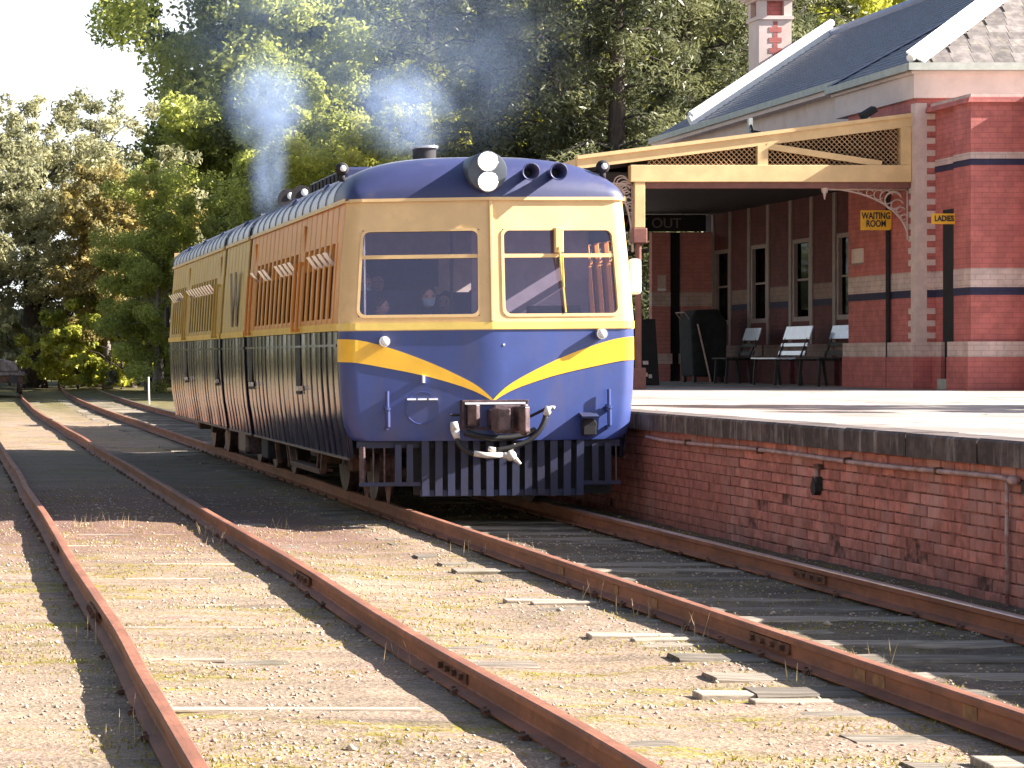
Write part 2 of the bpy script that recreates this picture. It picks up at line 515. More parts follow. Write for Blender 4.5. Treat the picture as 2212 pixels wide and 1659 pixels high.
def scatter_moss():
    rg = np.random.default_rng(5)
    n = 90000
    y = 9.2 + 22 * rg.random(n) ** 1.5; x = -2.6 + 9.2 * rg.random(n)
    k = (vnoise(x * 0.75, y * 2.2, 21) * 0.6 + vnoise(x * 3.1, y * 5.2, 22) * 0.4 + 0.15 * rg.random(n)) > 0.66
    strip = ((np.abs(x - 6.3) < 0.28) & (rg.random(n) < 0.7)) | ((np.abs(x - 4.7) < 0.2) & (rg.random(n) < 0.25))
    k = k | strip
    x, y = x[k], y[k]
    o = blades('moss', np.stack([x, y, ground_z(x, y) - 0.003], -1), 0.016, 0.006, M_moss, rg, 0.9)
    tag(o, 'low yellow green moss creeping over the ballast', None, None, 'stuff')
    pts = []
    for (cx, cy, k) in [(2.38, 22.4, 16), (2.30, 21.3, 12), (1.25, 23.5, 20), (1.6, 23.4, 14), (4.30, 20.4, 9), (4.28, 16.6, 9), (4.30, 15.5, 8), (4.27, 14.3, 8),
                        (4.75, 20.9, 8), (4.9, 13.2, 5), (6.2, 19, 6), (6.3, 15.6, 6), (2.42, 17.2, 6), (2.36, 13.1, 7), (0.8, 10.6, 10), (0.82, 14, 6), (4.25, 12.4, 7),
                        (2.4, 25.6, 10), (4.3, 27, 8), (3.2, 24, 6), (4.6, 18.8, 6)]:
        for _ in range(k):
            px, py = cx + rg.normal() * 0.07, cy + rg.normal() * 0.14
            pts.append((px, py, float(ground_z(px, py)) - 0.005))
    o = blades('dry_weeds', np.array(pts), 0.115, 0.004, M_dry, rg, 0.6)
    tag(o, 'thin dry weeds standing along the rusty rails', None, None, 'stuff')
scatter_moss()

# ------------------------------------------------------------------ tracks
M_rust = mk('rusty_rail', (0.235, 0.088, 0.046), 0.7, var=0.25, scale=5, bump=0.25, bscale=60, stretch=(1, 0.25, 1), dirt=(0.14, 0.055, 0.03), dscale=9, dcut=(0.5, 0.75))
M_head = mk('rail_head', (0.46, 0.34, 0.29), 0.34, 0.6, var=0.25, scale=4, stretch=(1, 0.1, 1), dirt=(0.16, 0.07, 0.04), dscale=7, dcut=(0.5, 0.8))
M_sleeper = mk('weathered_sleeper', (0.20, 0.165, 0.125), 0.9, var=0.4, scale=6, stretch=(0.25, 6, 1), bump=0.6, bscale=18, objrand=0.35, dirt=(0.10, 0.085, 0.05), dscale=3)
M_pale = mk('bleached_sleeper_end', (0.34, 0.285, 0.22), 0.9, var=0.3, scale=6, stretch=(0.25, 8, 1), bump=0.6, bscale=18, objrand=0.2)
M_iron = mk('rusty_iron', (0.13, 0.058, 0.034), 0.8, var=0.4, scale=20, bump=0.3)
M_webpatch = mk('ochre_web_patch', (0.26, 0.135, 0.062), 0.8, var=0.25, scale=20)

RAILP = [(-0.065, -0.140), (0.065, -0.140), (0.065, -0.130), (0.014, -0.112), (0.009, -0.105), (0.009, -0.045), (0.033, -0.036), (0.034, -0.008),
         (0.027, -0.001), (0.0, 0.0), (-0.027, -0.001), (-0.034, -0.008), (-0.033, -0.036), (-0.009, -0.045), (-0.009, -0.105), (-0.014, -0.112), (-0.065, -0.130)]
def rail_mesh(xc, y0, y1, amp, seed):
    ys = []
    y = y0
    while y < y1:
        ys.append(y); y += 0.5 if y < 35 else 1.5
    ys.append(y1)
    mb = MB(); rows = []
    for y in ys:
        dx = amp * (float(vnoise(y * 0.22, seed, 5)) - 0.5) * 2 + amp * 0.5 * (float(vnoise(y * 0.6, seed, 6)) - 0.5)
        dz = 0.4 * amp * (float(vnoise(y * 0.3, seed + 9, 7)) - 0.5)
        rows.append([(xc + bend(y) + dx + px, y, pz + dz) for px, pz in RAILP + RAILP[:1]])
    mb.grid(rows)
    me = mb.mesh('rail', M_rust)
    me.materials.append(M_head)
    n = len(RAILP)
    for p in me.polygons:
        if p.center.z > -0.006 and p.normal.z > 0.5:
            p.material_index = 1
    return me

def track(name, xs, label, y0, y1, amp, sink, seed):
    t = thing(name, (sum(xs) / 2, 20, -0.15), label, 'railway track', 'tracks through the station yard')
    for k, x in enumerate(xs):
        put('rail', rail_mesh(x, y0, y1, amp, seed + k * 17), t)
    xc = sum(xs) / 2
    meshes = []
    for k in range(6):
        mb = MB()
        L = 1.36 + 0.04 * rnd.random(); w = 0.115 + 0.012 * rnd.random()
        n = 12
        rows = []
        for i in range(n + 1):
            x = -L + 2 * L * i / n
            j = [0.012 * (rnd.random() - 0.5) for _ in range(4)]
            rows.append([(x, -w + j[0], -0.16), (x, -w + j[0], -0.012 + j[2]), (x, -w + 0.02, j[1]), (x, w - 0.02, j[3]), (x, w + j[1], -0.012 + j[0]), (x, w + j[1], -0.16), (x, -w + j[0], -0.16)])
        mb.grid(rows)
        mb.add([rows[0][q] for q in range(6)], [(0, 1, 2, 3, 4, 5)]); mb.add([rows[-1][q] for q in range(6)], [(5, 4, 3, 2, 1, 0)])
        meshes.append(mb.mesh('sleeper', M_sleeper))
    y = y0 + 0.3
    fast = MB()
    while y < y1:
        o = put('sleeper', rnd.choice(meshes), t, True)
        o.location = (bend(y) + rnd.uniform(-0.06, 0.06), y - 20, (0.006 if xs[0] > 3 else -0.012) - sink * rnd.random() ** 1.3)
        o.rotation_euler = (rnd.uniform(-0.02, 0.02), rnd.uniform(-0.004, 0.004), rnd.uniform(-0.02, 0.02))
        if y < 45:
            for x in xs:
                for s in ((-1, 1) if rnd.random() < 0.5 else (rnd.choice((-1, 1)),)):
                    fast.obox((x + s * 0.078, y, -0.132), (0.03, 0.05, 0.022), (0, 0.3 * s, rnd.uniform(-.2, .2)))
                    fast.cyl((x + s * 0.075, y + 0.03, -0.13), (x + s * 0.075, y + 0.03, -0.112), 0.010, n=6)
        y += 0.69 + rnd.uniform(-0.06, 0.06)
    o = fast.build('rail_fastenings', M_iron, t); o['kind'] = 'stuff'
    return t
t_near = track('railway_track', (0.90, 2.47), 'rusty siding track sunk in mossy ballast in front of the railcar', 8.8, 150, 0.022, 0.05, 3)
t_main = track('railway_track', (4.386, 5.985), 'rusty platform track that the blue and yellow railcar stands on', 8.8, 150, 0.006, 0.030, 40)
# joint bars, lighter brown web patches and stray pale timbers of the two tracks
for x, y in ((2.47, 17.3), (2.47, 12.15), (0.90, 15.0), (0.90, 20.2), (5.985, 17.4), (4.386, 13.35)):
    t = t_near if x < 3 else t_main
    mb = MB()
    for s in (-1, 1):
        mb.box(x + s * 0.010, x + s * 0.026, y - 0.32, y + 0.32, -0.100, -0.046)
        for q in (-0.24, -0.08, 0.08, 0.24):
            mb.cyl((x + s * 0.026, y + q, -0.073), (x + s * 0.05, y + q, -0.073), 0.016, n=6)
    mb.build('fishplate', M_iron, t)
for y in (16.45, 15.55, 13.55, 13.3, 12.05, 11.8, 10.75, 17.9):
    MB().box(4.386 - 0.016, 4.386 - 0.0095, y - 0.075, y + 0.075, -0.104, -0.046).build('rail_web_patch', M_webpatch, t_main)
for k, (x0, x1, y, w, h) in enumerate(((3.66, 4.16, 16.5, 0.11, 0.05), (3.78, 4.20, 16.25, 0.09, 0.04), (3.66, 4.22, 14.35, 0.12, 0.05), (3.84, 4.24, 14.1, 0.08, 0.04),
                          (3.56, 4.14, 11.95, 0.14, 0.06), (3.74, 4.24, 11.7, 0.09, 0.04),
                          (4.02, 4.9, 9.78, 0.22, 0.06))):
    mb = MB(); mb.obox(((x0 + x1) / 2, y, float(ground_z(x0, y)) + h * 0.06), (x1 - x0, w, h * 0.8), (0.02, rnd.uniform(-0.02, 0.02), rnd.uniform(-0.03, 0.03)))
    o = mb.build('timber_packing', M_pale, t_main, bevel=0.008)
for k in range(9):                     # half buried timbers across the siding
    y = 9.9 + k * 1.6 + rnd.uniform(-0.25, 0.25); x = rnd.uniform(1.0, 2.0)
    mb = MB(); l = rnd.uniform(0.5, 1.3)
    mb.obox((x, y, float(ground_z(x, y)) - 0.006), (l, rnd.uniform(0.03, 0.08), 0.02), (0.01, 0, rnd.uniform(-0.02, 0.02)))
    mb.build('timber_packing', M_pale, t_near, bevel=0.006)

# ------------------------------------------------------------------ platform
PX, PZ = 6.63, 0.92
M_asph = mk('worn_asphalt', (0.33, 0.285, 0.25), 0.9, var=0.2, scale=1.1, bump=0.3, bscale=90, dirt=(0.22, 0.185, 0.16), dscale=0.7, dcut=(0.52, 0.60), dstretch=(1, 0.6, 1))
def cracks(m, sc, col, w):
    nt = m.node_tree; N, L = nt.nodes, nt.links; b = N['Principled BSDF']
    v = N.new('ShaderNodeTexVoronoi'); v.feature = 'DISTANCE_TO_EDGE'; v.inputs['Scale'].default_value = sc
    nz = N.new('ShaderNodeTexNoise'); nz.inputs['Scale'].default_value = 3.0; nz.inputs['Detail'].default_value = 5
    g = N.new('ShaderNodeNewGeometry'); mx = N.new('ShaderNodeMixRGB'); mx.inputs[0].default_value = 0.12
    L.new(g.outputs['Position'], nz.inputs[0]); L.new(g.outputs['Position'], mx.inputs[1]); L.new(nz.outputs['Color'], mx.inputs[2]); L.new(mx.outputs[0], v.inputs[0])
    r = N.new('ShaderNodeMapRange'); r.inputs['From Min'].default_value = 0; r.inputs['From Max'].default_value = w; r.inputs['To Min'].default_value = 1; r.inputs['To Max'].default_value = 0
    L.new(v.outputs['Distance'], r.inputs['Value'])
    m2 = N.new('ShaderNodeMixRGB'); m2.inputs[2].default_value = (*col, 1); L.new(r.outputs[0], m2.inputs[0])
    src = b.inputs['Base Color'].links[0].from_socket; L.new(src, m2.inputs[1]); L.new(m2.outputs[0], b.inputs['Base Color'])
cracks(M_asph, 0.45, (0.10, 0.085, 0.07), 0.012)
M_cope = mk('stained_concrete', (0.085, 0.062, 0.055), 0.9, var=0.35, scale=7, bump=0.5, bscale=50, objrand=0.05, dirt=(0.32, 0.27, 0.25), dscale=1.5, dcut=(0.52, 0.74), dstretch=(1, 7, 1.3))
M_brick = mk('platform_brick', (0.46, 0.17, 0.13), 0.85, var=0.2, scale=9, bump=0.5, bscale=70, objrand=0.22, dirt=(0.50, 0.27, 0.23), dscale=2.2, dcut=(0.52, 0.70), dstretch=(1, 1, 0.5))
M_mort = mk('dark_mortar', (0.26, 0.105, 0.082), 0.95, var=0.6, scale=12, bump=0.5, bscale=60)
M_pipe = mk('pink_painted_pipe', (0.42, 0.27, 0.25), 0.6, var=0.2, scale=8, dirt=(0.28, 0.12, 0.09), dscale=7)
M_pipew = mk('flaking_pale_pipe', (0.50, 0.36, 0.33), 0.7, var=0.2, scale=8, dirt=(0.34, 0.13, 0.09), dscale=9, dcut=(0.45, 0.6))
plat = thing('station_platform', (PX, 20, 0), 'raised brick platform with a dark stone edge beside the railcar', 'platform')
MB().box(PX + 0.36, 40, 9.0, 72, 0.2, PZ - 0.004).build('platform_deck', M_asph, plat)
MB().box(PX + 0.17, PX + 0.36, 8.6, 72, -0.3, PZ - 0.03).build('platform_core', M_mort, plat)
y = 9.0
cm = []
for k in range(4):
    mb = MB()
    n = 8; rows = []
    for i in range(n + 1):
        yy = 1.19 * i / n
        e = [0.006 * (rnd.random() - 0.5) for _ in range(3)]
        rows.append([(0.37, yy, -0.165), (0.0 + e[0], yy, -0.165 + e[1]), (0.0 + e[2], yy, -0.018), (0.018, yy, 0.0), (0.37, yy, 0.0), (0.37, yy, -0.165)])
    mb.grid(rows); mb.add(rows[0][:5], [(0, 1, 2, 3, 4)]); mb.add(rows[-1][:5], [(4, 3, 2, 1, 0)])
    cm.append(mb.mesh('coping_stone', M_cope))
while y < 71:
    o = put('coping_stone', rnd.choice(cm), plat, True)
    o.location = (rnd.uniform(-0.004, 0.004), y - 20, PZ + rnd.uniform(-0.004, 0.003)); y += 1.2
BL, BH, JT = 0.230, 0.073, 0.0085
bm_ = []
for k in range(5):
    mb = MB(); w = BL / 2 - 0.002 * rnd.random(); h = BH / 2
    j = lambda: rnd.uniform(-0.003, 0.003)
    f = 0.006
    fr = [(0, -w + f + j(), -h + f + j()), (0, w - f + j(), -h + f + j()), (0, w - f + j(), h - f + j()), (0, -w + f + j(), h - f + j())]
    bk = [(f, -w + j(), -h + j()), (f, w + j(), -h + j()), (f, w + j(), h + j()), (f, -w + j(), h + j())]
    b2 = [(0.08, -w, -h), (0.08, w, -h), (0.08, w, h), (0.08, -w, h)]
    mb.add(fr + bk + b2, [(0, 3, 2, 1)] + [(i, (i + 1) % 4, 4 + (i + 1) % 4, 4 + i) for i in range(4)] + [(4 + i, 4 + (i + 1) % 4, 8 + (i + 1) % 4, 8 + i) for i in range(4)])
    bm_.append(mb.mesh('brick', M_brick))
rest = MB(); n_b = 0
y_start = 14.9
cells = []
for c in range(11):
    z = 0.755 - (BH + JT) * (c + 0.5)
    off = (c % 2) * (BL + JT) / 2
    k = 0
    while True:
        yy = y_start + off + k * (BL + JT); k += 1
        if yy > 44: break
        cells.append((yy, z, c))
cells.sort()
for yy, z, c in cells:
    dep = rnd.uniform(-0.004, 0.004)
    if z < 0.35 and rnd.random() < 0.05: dep = 0.03
    if n_b < 299:
        if (c, round(yy, 1)) and rnd.random() < 0.006: continue
        o = put('brick', rnd.choice(bm_), plat, True)
        o.location = (0.055 + dep, yy - 20, z + rnd.uniform(-0.0015, 0.0015)); o.rotation_euler = (0, 0, rnd.uniform(-0.008, 0.008)); n_b += 1
    else:
        rest.obox((PX + 0.095 + dep, yy, z), (0.08, BL, BH))
for z_c in range(11):
    z = 0.755 - (BH + JT) * (z_c + 0.5); yy = 8.8
    while yy < y_start - 0.12:
        rest.obox((PX + 0.095, yy, z), (0.08, BL, BH)); yy += BL + JT
o = rest.build('brickwork', M_brick, plat); o['kind'] = 'stuff'
MB().box(PX + 0.066, PX + 0.17, 8.6, 72, -0.3, 0.757).build('mortar_backing', M_mort, plat)
# pipe along the wall
pw = thing('water_pipe', (PX, 20, 0.67), 'thin pink pipe running along the brick platform face', 'pipe')
MB().tube([(PX + 0.02, 23.9, 0.685)] + [(PX + 0.025, y, 0.676 + 0.008 * math.sin(y * 1.3)) for y in np.arange(23.4, 15.8, -0.5)] + [(PX + 0.02, 15.72, 0.672)], 0.018, 10).build('pipe_run', M_pipe, pw, True)
mb = MB(); mb.sphere((PX + 0.02, 15.70, 0.672), 0.032); mb.cyl((PX + 0.02, 15.72, 0.672), (PX + 0.02, 15.64, 0.672), 0.026)
mb.build('elbow_joint', M_pipe, pw, True)
MB().tube([(PX + 0.03, 15.80, 0.66), (PX + 0.034, 15.82, 0.3), (PX + 0.03, 15.80, -0.16)], 0.013, 8).build('drop_pipe', M_pipew, pw, True)
mb = MB()
for y in (22.6, 20.6, 18.6, 16.9): mb.box(PX + 0.0, PX + 0.06, y - 0.012, y + 0.012, 0.652, 0.702)
mb.build('pipe_clips', M_iron, pw)
dr = thing('drain_outlet', (PX + 0.05, 19.25, 0.5), 'small rusty drain fitting under the pipe on the brick wall', 'drain')
M_black = mk('black_iron', (0.02, 0.018, 0.018), 0.7, var=0.3)
mb = MB(); mb.box(PX + 0.02, PX + 0.058, 19.19, 19.31, 0.585, 0.625); mb.build('bracket', M_iron, dr)
mb = MB(); mb.cyl((PX + 0.0, 19.26, 0.44), (PX + 0.058, 19.26, 0.44), 0.055, n=14); mb.box(PX + 0.012, PX + 0.058, 19.21, 19.31, 0.44, 0.53); mb.build('spout', M_black, dr)
MB().tube([(PX + 0.03, 19.26, 0.59), (PX + 0.03, 19.26, 0.52)], 0.022).build('spout_neck', M_pipe, dr)
MB().box(PX + 0.03, PX + 0.059, 15.52, 15.60, 0.60, 0.67).build('air_brick', M_black, plat)
# ------------------------------------------------------------------ railcar (authored in its own axes: x from its centre line, y back from the cab corners, z from rail top)
def paint(name, col, rough=0.22, coat=0.3, **k):
    return mk(name, col, rough, var=k.pop('var', 0.07), scale=k.pop('scale', 3), coat=coat, bump=k.pop('bump', 0.05), bscale=k.pop('bscale', 5), **k)
M_yel = paint('cream_yellow_paint', (0.70, 0.475, 0.22), 0.42, 0.08, dirt=(0.56, 0.37, 0.18), dscale=3.5, dcut=(0.60, 0.85), bump=0.03)
M_gold = paint('bright_yellow_paint', (0.90, 0.50, 0.025), 0.3, 0.2)
M_yelo = paint('bounce_orange_paint', (0.68, 0.27, 0.055), 0.4, 0.05, spec=0.2, dirt=(0.58, 0.22, 0.055), dscale=3.5, dcut=(0.5, 0.8), bump=0.03)  # same cream yellow, tinted orange for the warm bounce light
M_yeld = paint('side_shade_yellow_paint', (0.58, 0.36, 0.085), 0.4, 0.05, spec=0.2, dirt=(0.46, 0.27, 0.07), dscale=3.5, dcut=(0.5, 0.8), bump=0.03)  # same cream yellow, darkened to how the shaded side looks
M_band = paint('pale_yellow_band', (0.80, 0.58, 0.13), 0.32, 0.2)
M_blue = paint('royal_blue_paint', (0.032, 0.057, 0.21), 0.42, 0.18, dirt=(0.062, 0.068, 0.165), dscale=3.0, dstretch=(1.4, 1, 0.4), dcut=(0.48, 0.72), bump=0.06, bscale=3)
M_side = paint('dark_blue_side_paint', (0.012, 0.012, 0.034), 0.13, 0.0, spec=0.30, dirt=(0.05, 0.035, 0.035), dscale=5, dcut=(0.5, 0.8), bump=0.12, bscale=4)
M_roofn = paint('navy_roof_paint', (0.030, 0.036, 0.105), 0.50, 0.05, dirt=(0.060, 0.056, 0.105), dscale=4, bump=0.08, bscale=30)
M_roofs = paint('weathered_roof_paint', (0.17, 0.19, 0.26), 0.36, 0.1, dirt=(0.30, 0.31, 0.34), dscale=5, dstretch=(1, 3, 1), dcut=(0.4, 0.7), bump=0.35, bscale=9)
M_dark = mk('dark_underframe', (0.018, 0.015, 0.017), 0.8, var=0.4)
M_brown = mk('rust_brown_step', (0.10, 0.048, 0.03), 0.75, var=0.4, scale=9)
M_slat = paint('faded_blue_slat', (0.030, 0.037, 0.088), 0.5, 0.05, dirt=(0.03, 0.028, 0.05), dscale=4, dcut=(0.4, 0.7))
M_chrome = mk('polished_metal', (0.62, 0.60, 0.58), 0.2, 0.9, var=0.1)
M_lens = emit_mat('lit_headlamp', (1.0, 0.97, 0.90), 6.0)
M_lensw = mk('clear_lamp_lens', (0.80, 0.80, 0.78), 0.08, var=0.05, coat=1.0)
M_sband = paint('golden_side_band', (0.80, 0.47, 0.05), 0.42, 0.0, spec=0.25)
M_drum = mk('grey_drum', (0.065, 0.078, 0.10), 0.45, var=0.15)
M_wind = glass_mat('windscreen_glass', (0.90, 0.86, 0.97), 0.065, 0.02, (0.62, 0.62, 1.0), 0.6)
M_sglass = glass_mat('side_window_glass', (0.16, 0.15, 0.17), 0.03, 0.03, (1, 1, 1), 0.16)
M_vent = mk('hopper_vent_glass', (0.42, 0.40, 0.42), 0.10, var=0.2, coat=0.8)
M_cream = mk('cream_interior', (0.66, 0.55, 0.46), 0.6, var=0.08)
M_parti = mk('mauve_grey_partition', (0.30, 0.25, 0.29), 0.6, var=0.08)
M_seat = mk('dark_blue_seat', (0.035, 0.04, 0.11), 0.7, var=0.2)
M_rubber = mk('black_rubber', (0.015, 0.014, 0.015), 0.55, var=0.3)
M_hosew = mk('pale_hose_fitting', (0.62, 0.58, 0.52), 0.5, var=0.15, scale=15)
M_knuck = mk('worn_coupler_steel', (0.105, 0.068, 0.070), 0.5, 0.4, var=0.4, scale=12, bump=0.4)
M_mirr = mk('white_deflector', (0.80, 0.76, 0.70), 0.4, var=0.05)
M_badge = mk('white_badge_paint', (0.75, 0.75, 0.78), 0.4, var=0.1)

rc = thing('railcar', (5.17, 23.9, 0.0), 'blue and yellow railcar with a V fronted cab smoking beside the platform', 'railcar')
HW = 1.41
WZ = [(0.40, 0.925), (0.49, 0.935), (0.66, 0.950), (0.85, 0.972), (1.10, 0.990), (1.40, 1.0), (1.80, 1.0), (2.30, 0.975), (2.95, 0.935), (3.5, 0.92)]
def wz(z):
    for (a, p), (b, q) in zip(WZ, WZ[1:]):
        if z <= b: return p + (q - p) * max(0, (z - a)) / (b - a)
    return WZ[-1][1]
def plan(a):
    a = abs(a)
    if a <= 1.25: return -0.15 + 0.15 * a / 1.25
    t = min(1.0, (a - 1.25) / 0.16)
    return 0.16 * (1 - math.sqrt(max(0, 1 - t * t)))
def lean(z): return 0.05 * max(0, z - 1.75) / 1.2
def surf(a, z, off=0.0):
    """point on the cab face: a = sideways position at full width, off = proud of the skin"""
    s = 1 if a >= 0 else -1
    e = 1e-3
    tx, ty = e, plan(a + e * s if abs(a) < HW - 2 * e else a) - plan(a)
    ty = ty * s if abs(a) > 1e-6 else 0
    l = math.hypot(tx, ty); nx, ny = ty / l, -tx / l
    if abs(a) >= HW - 2 * e: nx, ny = s, 0
    return (a * wz(z) + nx * off, plan(a) + lean(z) + ny * off, z)

AC = [-1.41, -1.405, -1.395, -1.375, -1.345, -1.305, -1.275, -1.245]
AW = [-1.245, -1.0, -0.75, -0.5, -0.25, -0.115]
acols = AC + AW[1:] + [0.0] + [-a for a in (AC + AW[1:])[::-1]]
WZ0, WZ1 = 1.835, 2.655
def cab_shell():
    zs = [1.70, 1.735, 1.78, WZ0, 2.0, 2.2, 2.4, WZ1, 2.75, 2.85, 2.95]
    mb = MB(); idx = {}
    for j, z in enumerate(zs):
        for i, a in enumerate(acols): idx[i, j] = len(mb.v); mb.v.append(surf(a, z))
    for j in range(len(zs) - 1):
        for i in range(len(acols) - 1):
            am = (acols[i] + acols[i + 1]) / 2; zm = (zs[j] + zs[j + 1]) / 2
            if WZ0 < zm < WZ1 and 0.115 < abs(am) < 1.245: continue
            mb.f.append((idx[i, j], idx[i + 1, j], idx[i + 1, j + 1], idx[i, j + 1]))
    return mb.build('cab_front', M_yel, rc, local=True, solid=0.05, autosmooth=True)
cab_shell()
mb = MB()
zs = [0.655, 0.67, 0.70, 0.8, 0.9, 1.0, 1.1, 1.2, 1.3, 1.4, 1.5, 1.6, 1.70]
rows = []
for z in zs:
    k = 1.0 if z > 0.80 else 1 - 0.055 * (1 - math.sqrt(max(0, 1 - ((0.80 - z) / 0.145) ** 2)))
    rows.append([(p[0] * k, p[1], p[2]) for p in (surf(a, z) for a in acols)])
mb.grid(rows)
mb.build('lower_cab_panel', M_blue, rc, local=True, solid=0.03, autosmooth=True)

def band(name, m, z0f, z1f, a0, a1, n, off, parent=rc):
    top, bot, tb, bb = [], [], [], []
    for i in range(n + 1):
        a = a0 + (a1 - a0) * i / n
        top.append(surf(a, z1f(a), off)); bot.append(surf(a, z0f(a), off))
        tb.append(surf(a, z1f(a), -0.004)); bb.append(surf(a, z0f(a), -0.004))
    mb = MB(); mb.grid([bb, bot, top, tb])
    return mb.build(name, m, parent, local=True)
band('waist_band', M_band, lambda a: 1.708, lambda a: 1.775, -1.41, 1.41, 60, 0.014)
def interp(tab, x):
    for (a, p), (b, q) in zip(tab, tab[1:]):
        if x <= b: return p + (q - p) * (x - a) / (b - a)
    return tab[-1][1]
CU = [(0, 1.040), (0.03, 1.075), (0.08, 1.122), (0.16, 1.185), (0.28, 1.252), (0.42, 1.323), (0.6, 1.405), (0.8, 1.485), (1.0, 1.553), (1.16, 1.598), (1.28, 1.620), (1.42, 1.626)]
CL = [(0, 1.022), (0.03, 1.043), (0.08, 1.075), (0.16, 1.117), (0.28, 1.165), (0.42, 1.211), (0.6, 1.264), (0.8, 1.310), (1.0, 1.350), (1.16, 1.382), (1.28, 1.402), (1.42, 1.408)]
def smooth(tab, x): return (interp(tab, max(0, x - 0.03)) + interp(tab, x) + interp(tab, min(1.42, x + 0.03))) / 3 if x > 0.03 else interp(tab, x)
for s in (-1, 1):
    band('yellow_chevron', M_gold, lambda a: smooth(CL, abs(a)), lambda a: smooth(CU, abs(a)), 0.0005 * s, 1.41 * s, 70, 0.006)
# centre moulding and drip strip
MB().bar((0, surf(0, 1.78)[1] - 0.004, 1.78), (0, surf(0, 2.93)[1] - 0.004, 2.93), 0.030, 0.028, (0, 1, 0)).build('centre_moulding', M_yel, rc, local=True, bevel=0.006)
band('drip_rail', M_yel, lambda a: 2.925, lambda a: 2.955, -1.41, 1.41, 60, 0.030)

# windscreens
def rr(a0, a1, z0, z1, r, n=6):
    out = []
    for cx, cz, t0 in ((a1 - r, z1 - r, 0), (a0 + r, z1 - r, 90), (a0 + r, z0 + r, 180), (a1 - r, z0 + r, 270)):
        for i in range(n + 1):
            t = R(t0 + 90 * i / n); out.append((cx + r * math.cos(t), cz + r * math.sin(t)))
    return out
for s in (-1, 1):
    a0, a1 = (0.112, 1.248) if s > 0 else (-1.248, -0.112)
    gp = [surf(a, z, -0.024) for z in (WZ0, WZ1) for a in (a0, a1)]
    ws = MB().add([gp[0], gp[1], gp[3], gp[2]], [(0, 1, 2, 3)]).build('windscreen', M_wind, rc, local=True)
    outer = rr(a0 - 0.012, a1 + 0.012, WZ0 - 0.012, WZ1 + 0.012, 0.075)
    inner = rr(a0 + 0.016, a1 - 0.016, WZ0 + 0.016, WZ1 - 0.016, 0.06)
    of = [surf(a, z, 0.010) for a, z in outer]; ob = [surf(a, z, -0.002) for a, z in outer]
    nf = [surf(a, z, 0.010) for a, z in inner]; nb = [surf(a, z, -0.035) for a, z in inner]
    n = len(of); mb = MB()
    mb.add(ob + of + nf + nb, [(k * n + i, k * n + (i + 1) % n, (k + 1) * n + (i + 1) % n, (k + 1) * n + i) for k in range(3) for i in range(n)])
    mb.build('window_frame', M_yel, ws, local=True)
    mb = MB()
    p = [surf(a0, 2.40, -0.012), surf(a1, 2.40, -0.012)]
    mb.bar(p[0], p[1], 0.036, 0.030, (0, 1, 0))
    mb.build('transom_bar', M_yel, ws, local=True)
    if s > 0:
        q = surf(0.68, 2.54, 0.02)
        wp = MB().obox((0.655, q[1], 2.545), (0.085, 0.05, 0.24), (0, 0, R(6.5))).build('wiper_motor', M_yel, ws, local=True, bevel=0.01)
        mb = MB()
        mb.tube([surf(0.665, 2.48, 0.05), surf(0.670, 2.40, 0.055), surf(0.685, 2.16, 0.03)], 0.009, 6)
        mb.tube([surf(0.695, 2.40, 0.05), surf(0.70, 2.10, 0.03)], 0.009, 6)
        mb.bar(surf(0.69, 2.40, 0.012), surf(0.715, 1.86, 0.012), 0.014, 0.02, (0, 1, 0))
        mb.build('wiper_arm', M_band, ws, local=True)

# roof
def roof_prof(n=22, hw=None, z0=2.95, crown=0.44):
    hw = hw or HW * wz(2.95) + 0.015
    out = []
    for i in range(n + 1):
        t = math.pi * i / n
        c, s_ = math.cos(t), math.sin(t)
        out.append((-hw * (abs(c) ** 0.72) * (1 if c > 0 else -1), z0 + crown * max(0.0, s_) ** 0.85))
    return out
def dome():
    prof = roof_prof(30)
    hw = HW * wz(2.95)
    rows = []
    nv = 12
    for v in range(nv + 1):
        th = v / nv * math.pi / 2
        row = []
        for x, z in prof:
            a = max(-HW, min(HW, x / (hw + 0.015) * HW))
            yf = plan(a) + lean(2.95) - 0.02
            row.append((x * (1.0), yf + (0.75 - yf) * (1 - math.cos(th)), 2.945 + (z - 2.945) * math.sin(th) ** 0.9))
        rows.append(row)
    mb = MB(); mb.grid(rows)
    mb.build('roof_dome', M_roofn, rc, True, True)
dome()
SECT = [(0.75, 7.48), (7.72, 10.26), (10.52, 18.3)]
for k, (y0, y1) in enumerate(SECT):
    p = roof_prof(26)
    mb = MB(); mb.extrude(p, y0, y1, closed=False)
    inner = [(x * 0.97, z - 0.03) for x, z in p]
    mb.extrude(inner, y0, y1, closed=False)
    sec = mb.build('roof_section', M_roofs, rc, True, True)
    n = int((y1 - y0) / 0.52)
    rp = MB().tube([(x, 0, z + 0.004) for x, z in p], 0.010, 5).mesh('roof_rib', M_roofs, True)
    for i in range(n + 1):
        o = put('roof_rib', rp, sec, True); o.location = (0, y0 + 0.06 + (y1 - y0 - 0.12) * i / n, 0)
    mb = MB()
    for s in (-1, 1): mb.box(s * 1.335 - 0.012, s * 1.335 + 0.012, y0 - (0.6 if k == 0 else 0), y1, 2.925, 2.965)
    mb.build('gutter', M_yel, sec, local=True)
    for i in range(int((y1 - y0) / 2.4)):           # small vents along the roof shoulder
        yy = y0 + 1.3 + i * 2.4
        for s in (-1, 1):
            MB().obox((s * 1.20, yy, 3.17), (0.10, 0.22, 0.10), (0, s * 0.9, 0)).build('roof_vent', M_roofn, sec, local=True, bevel=0.02)
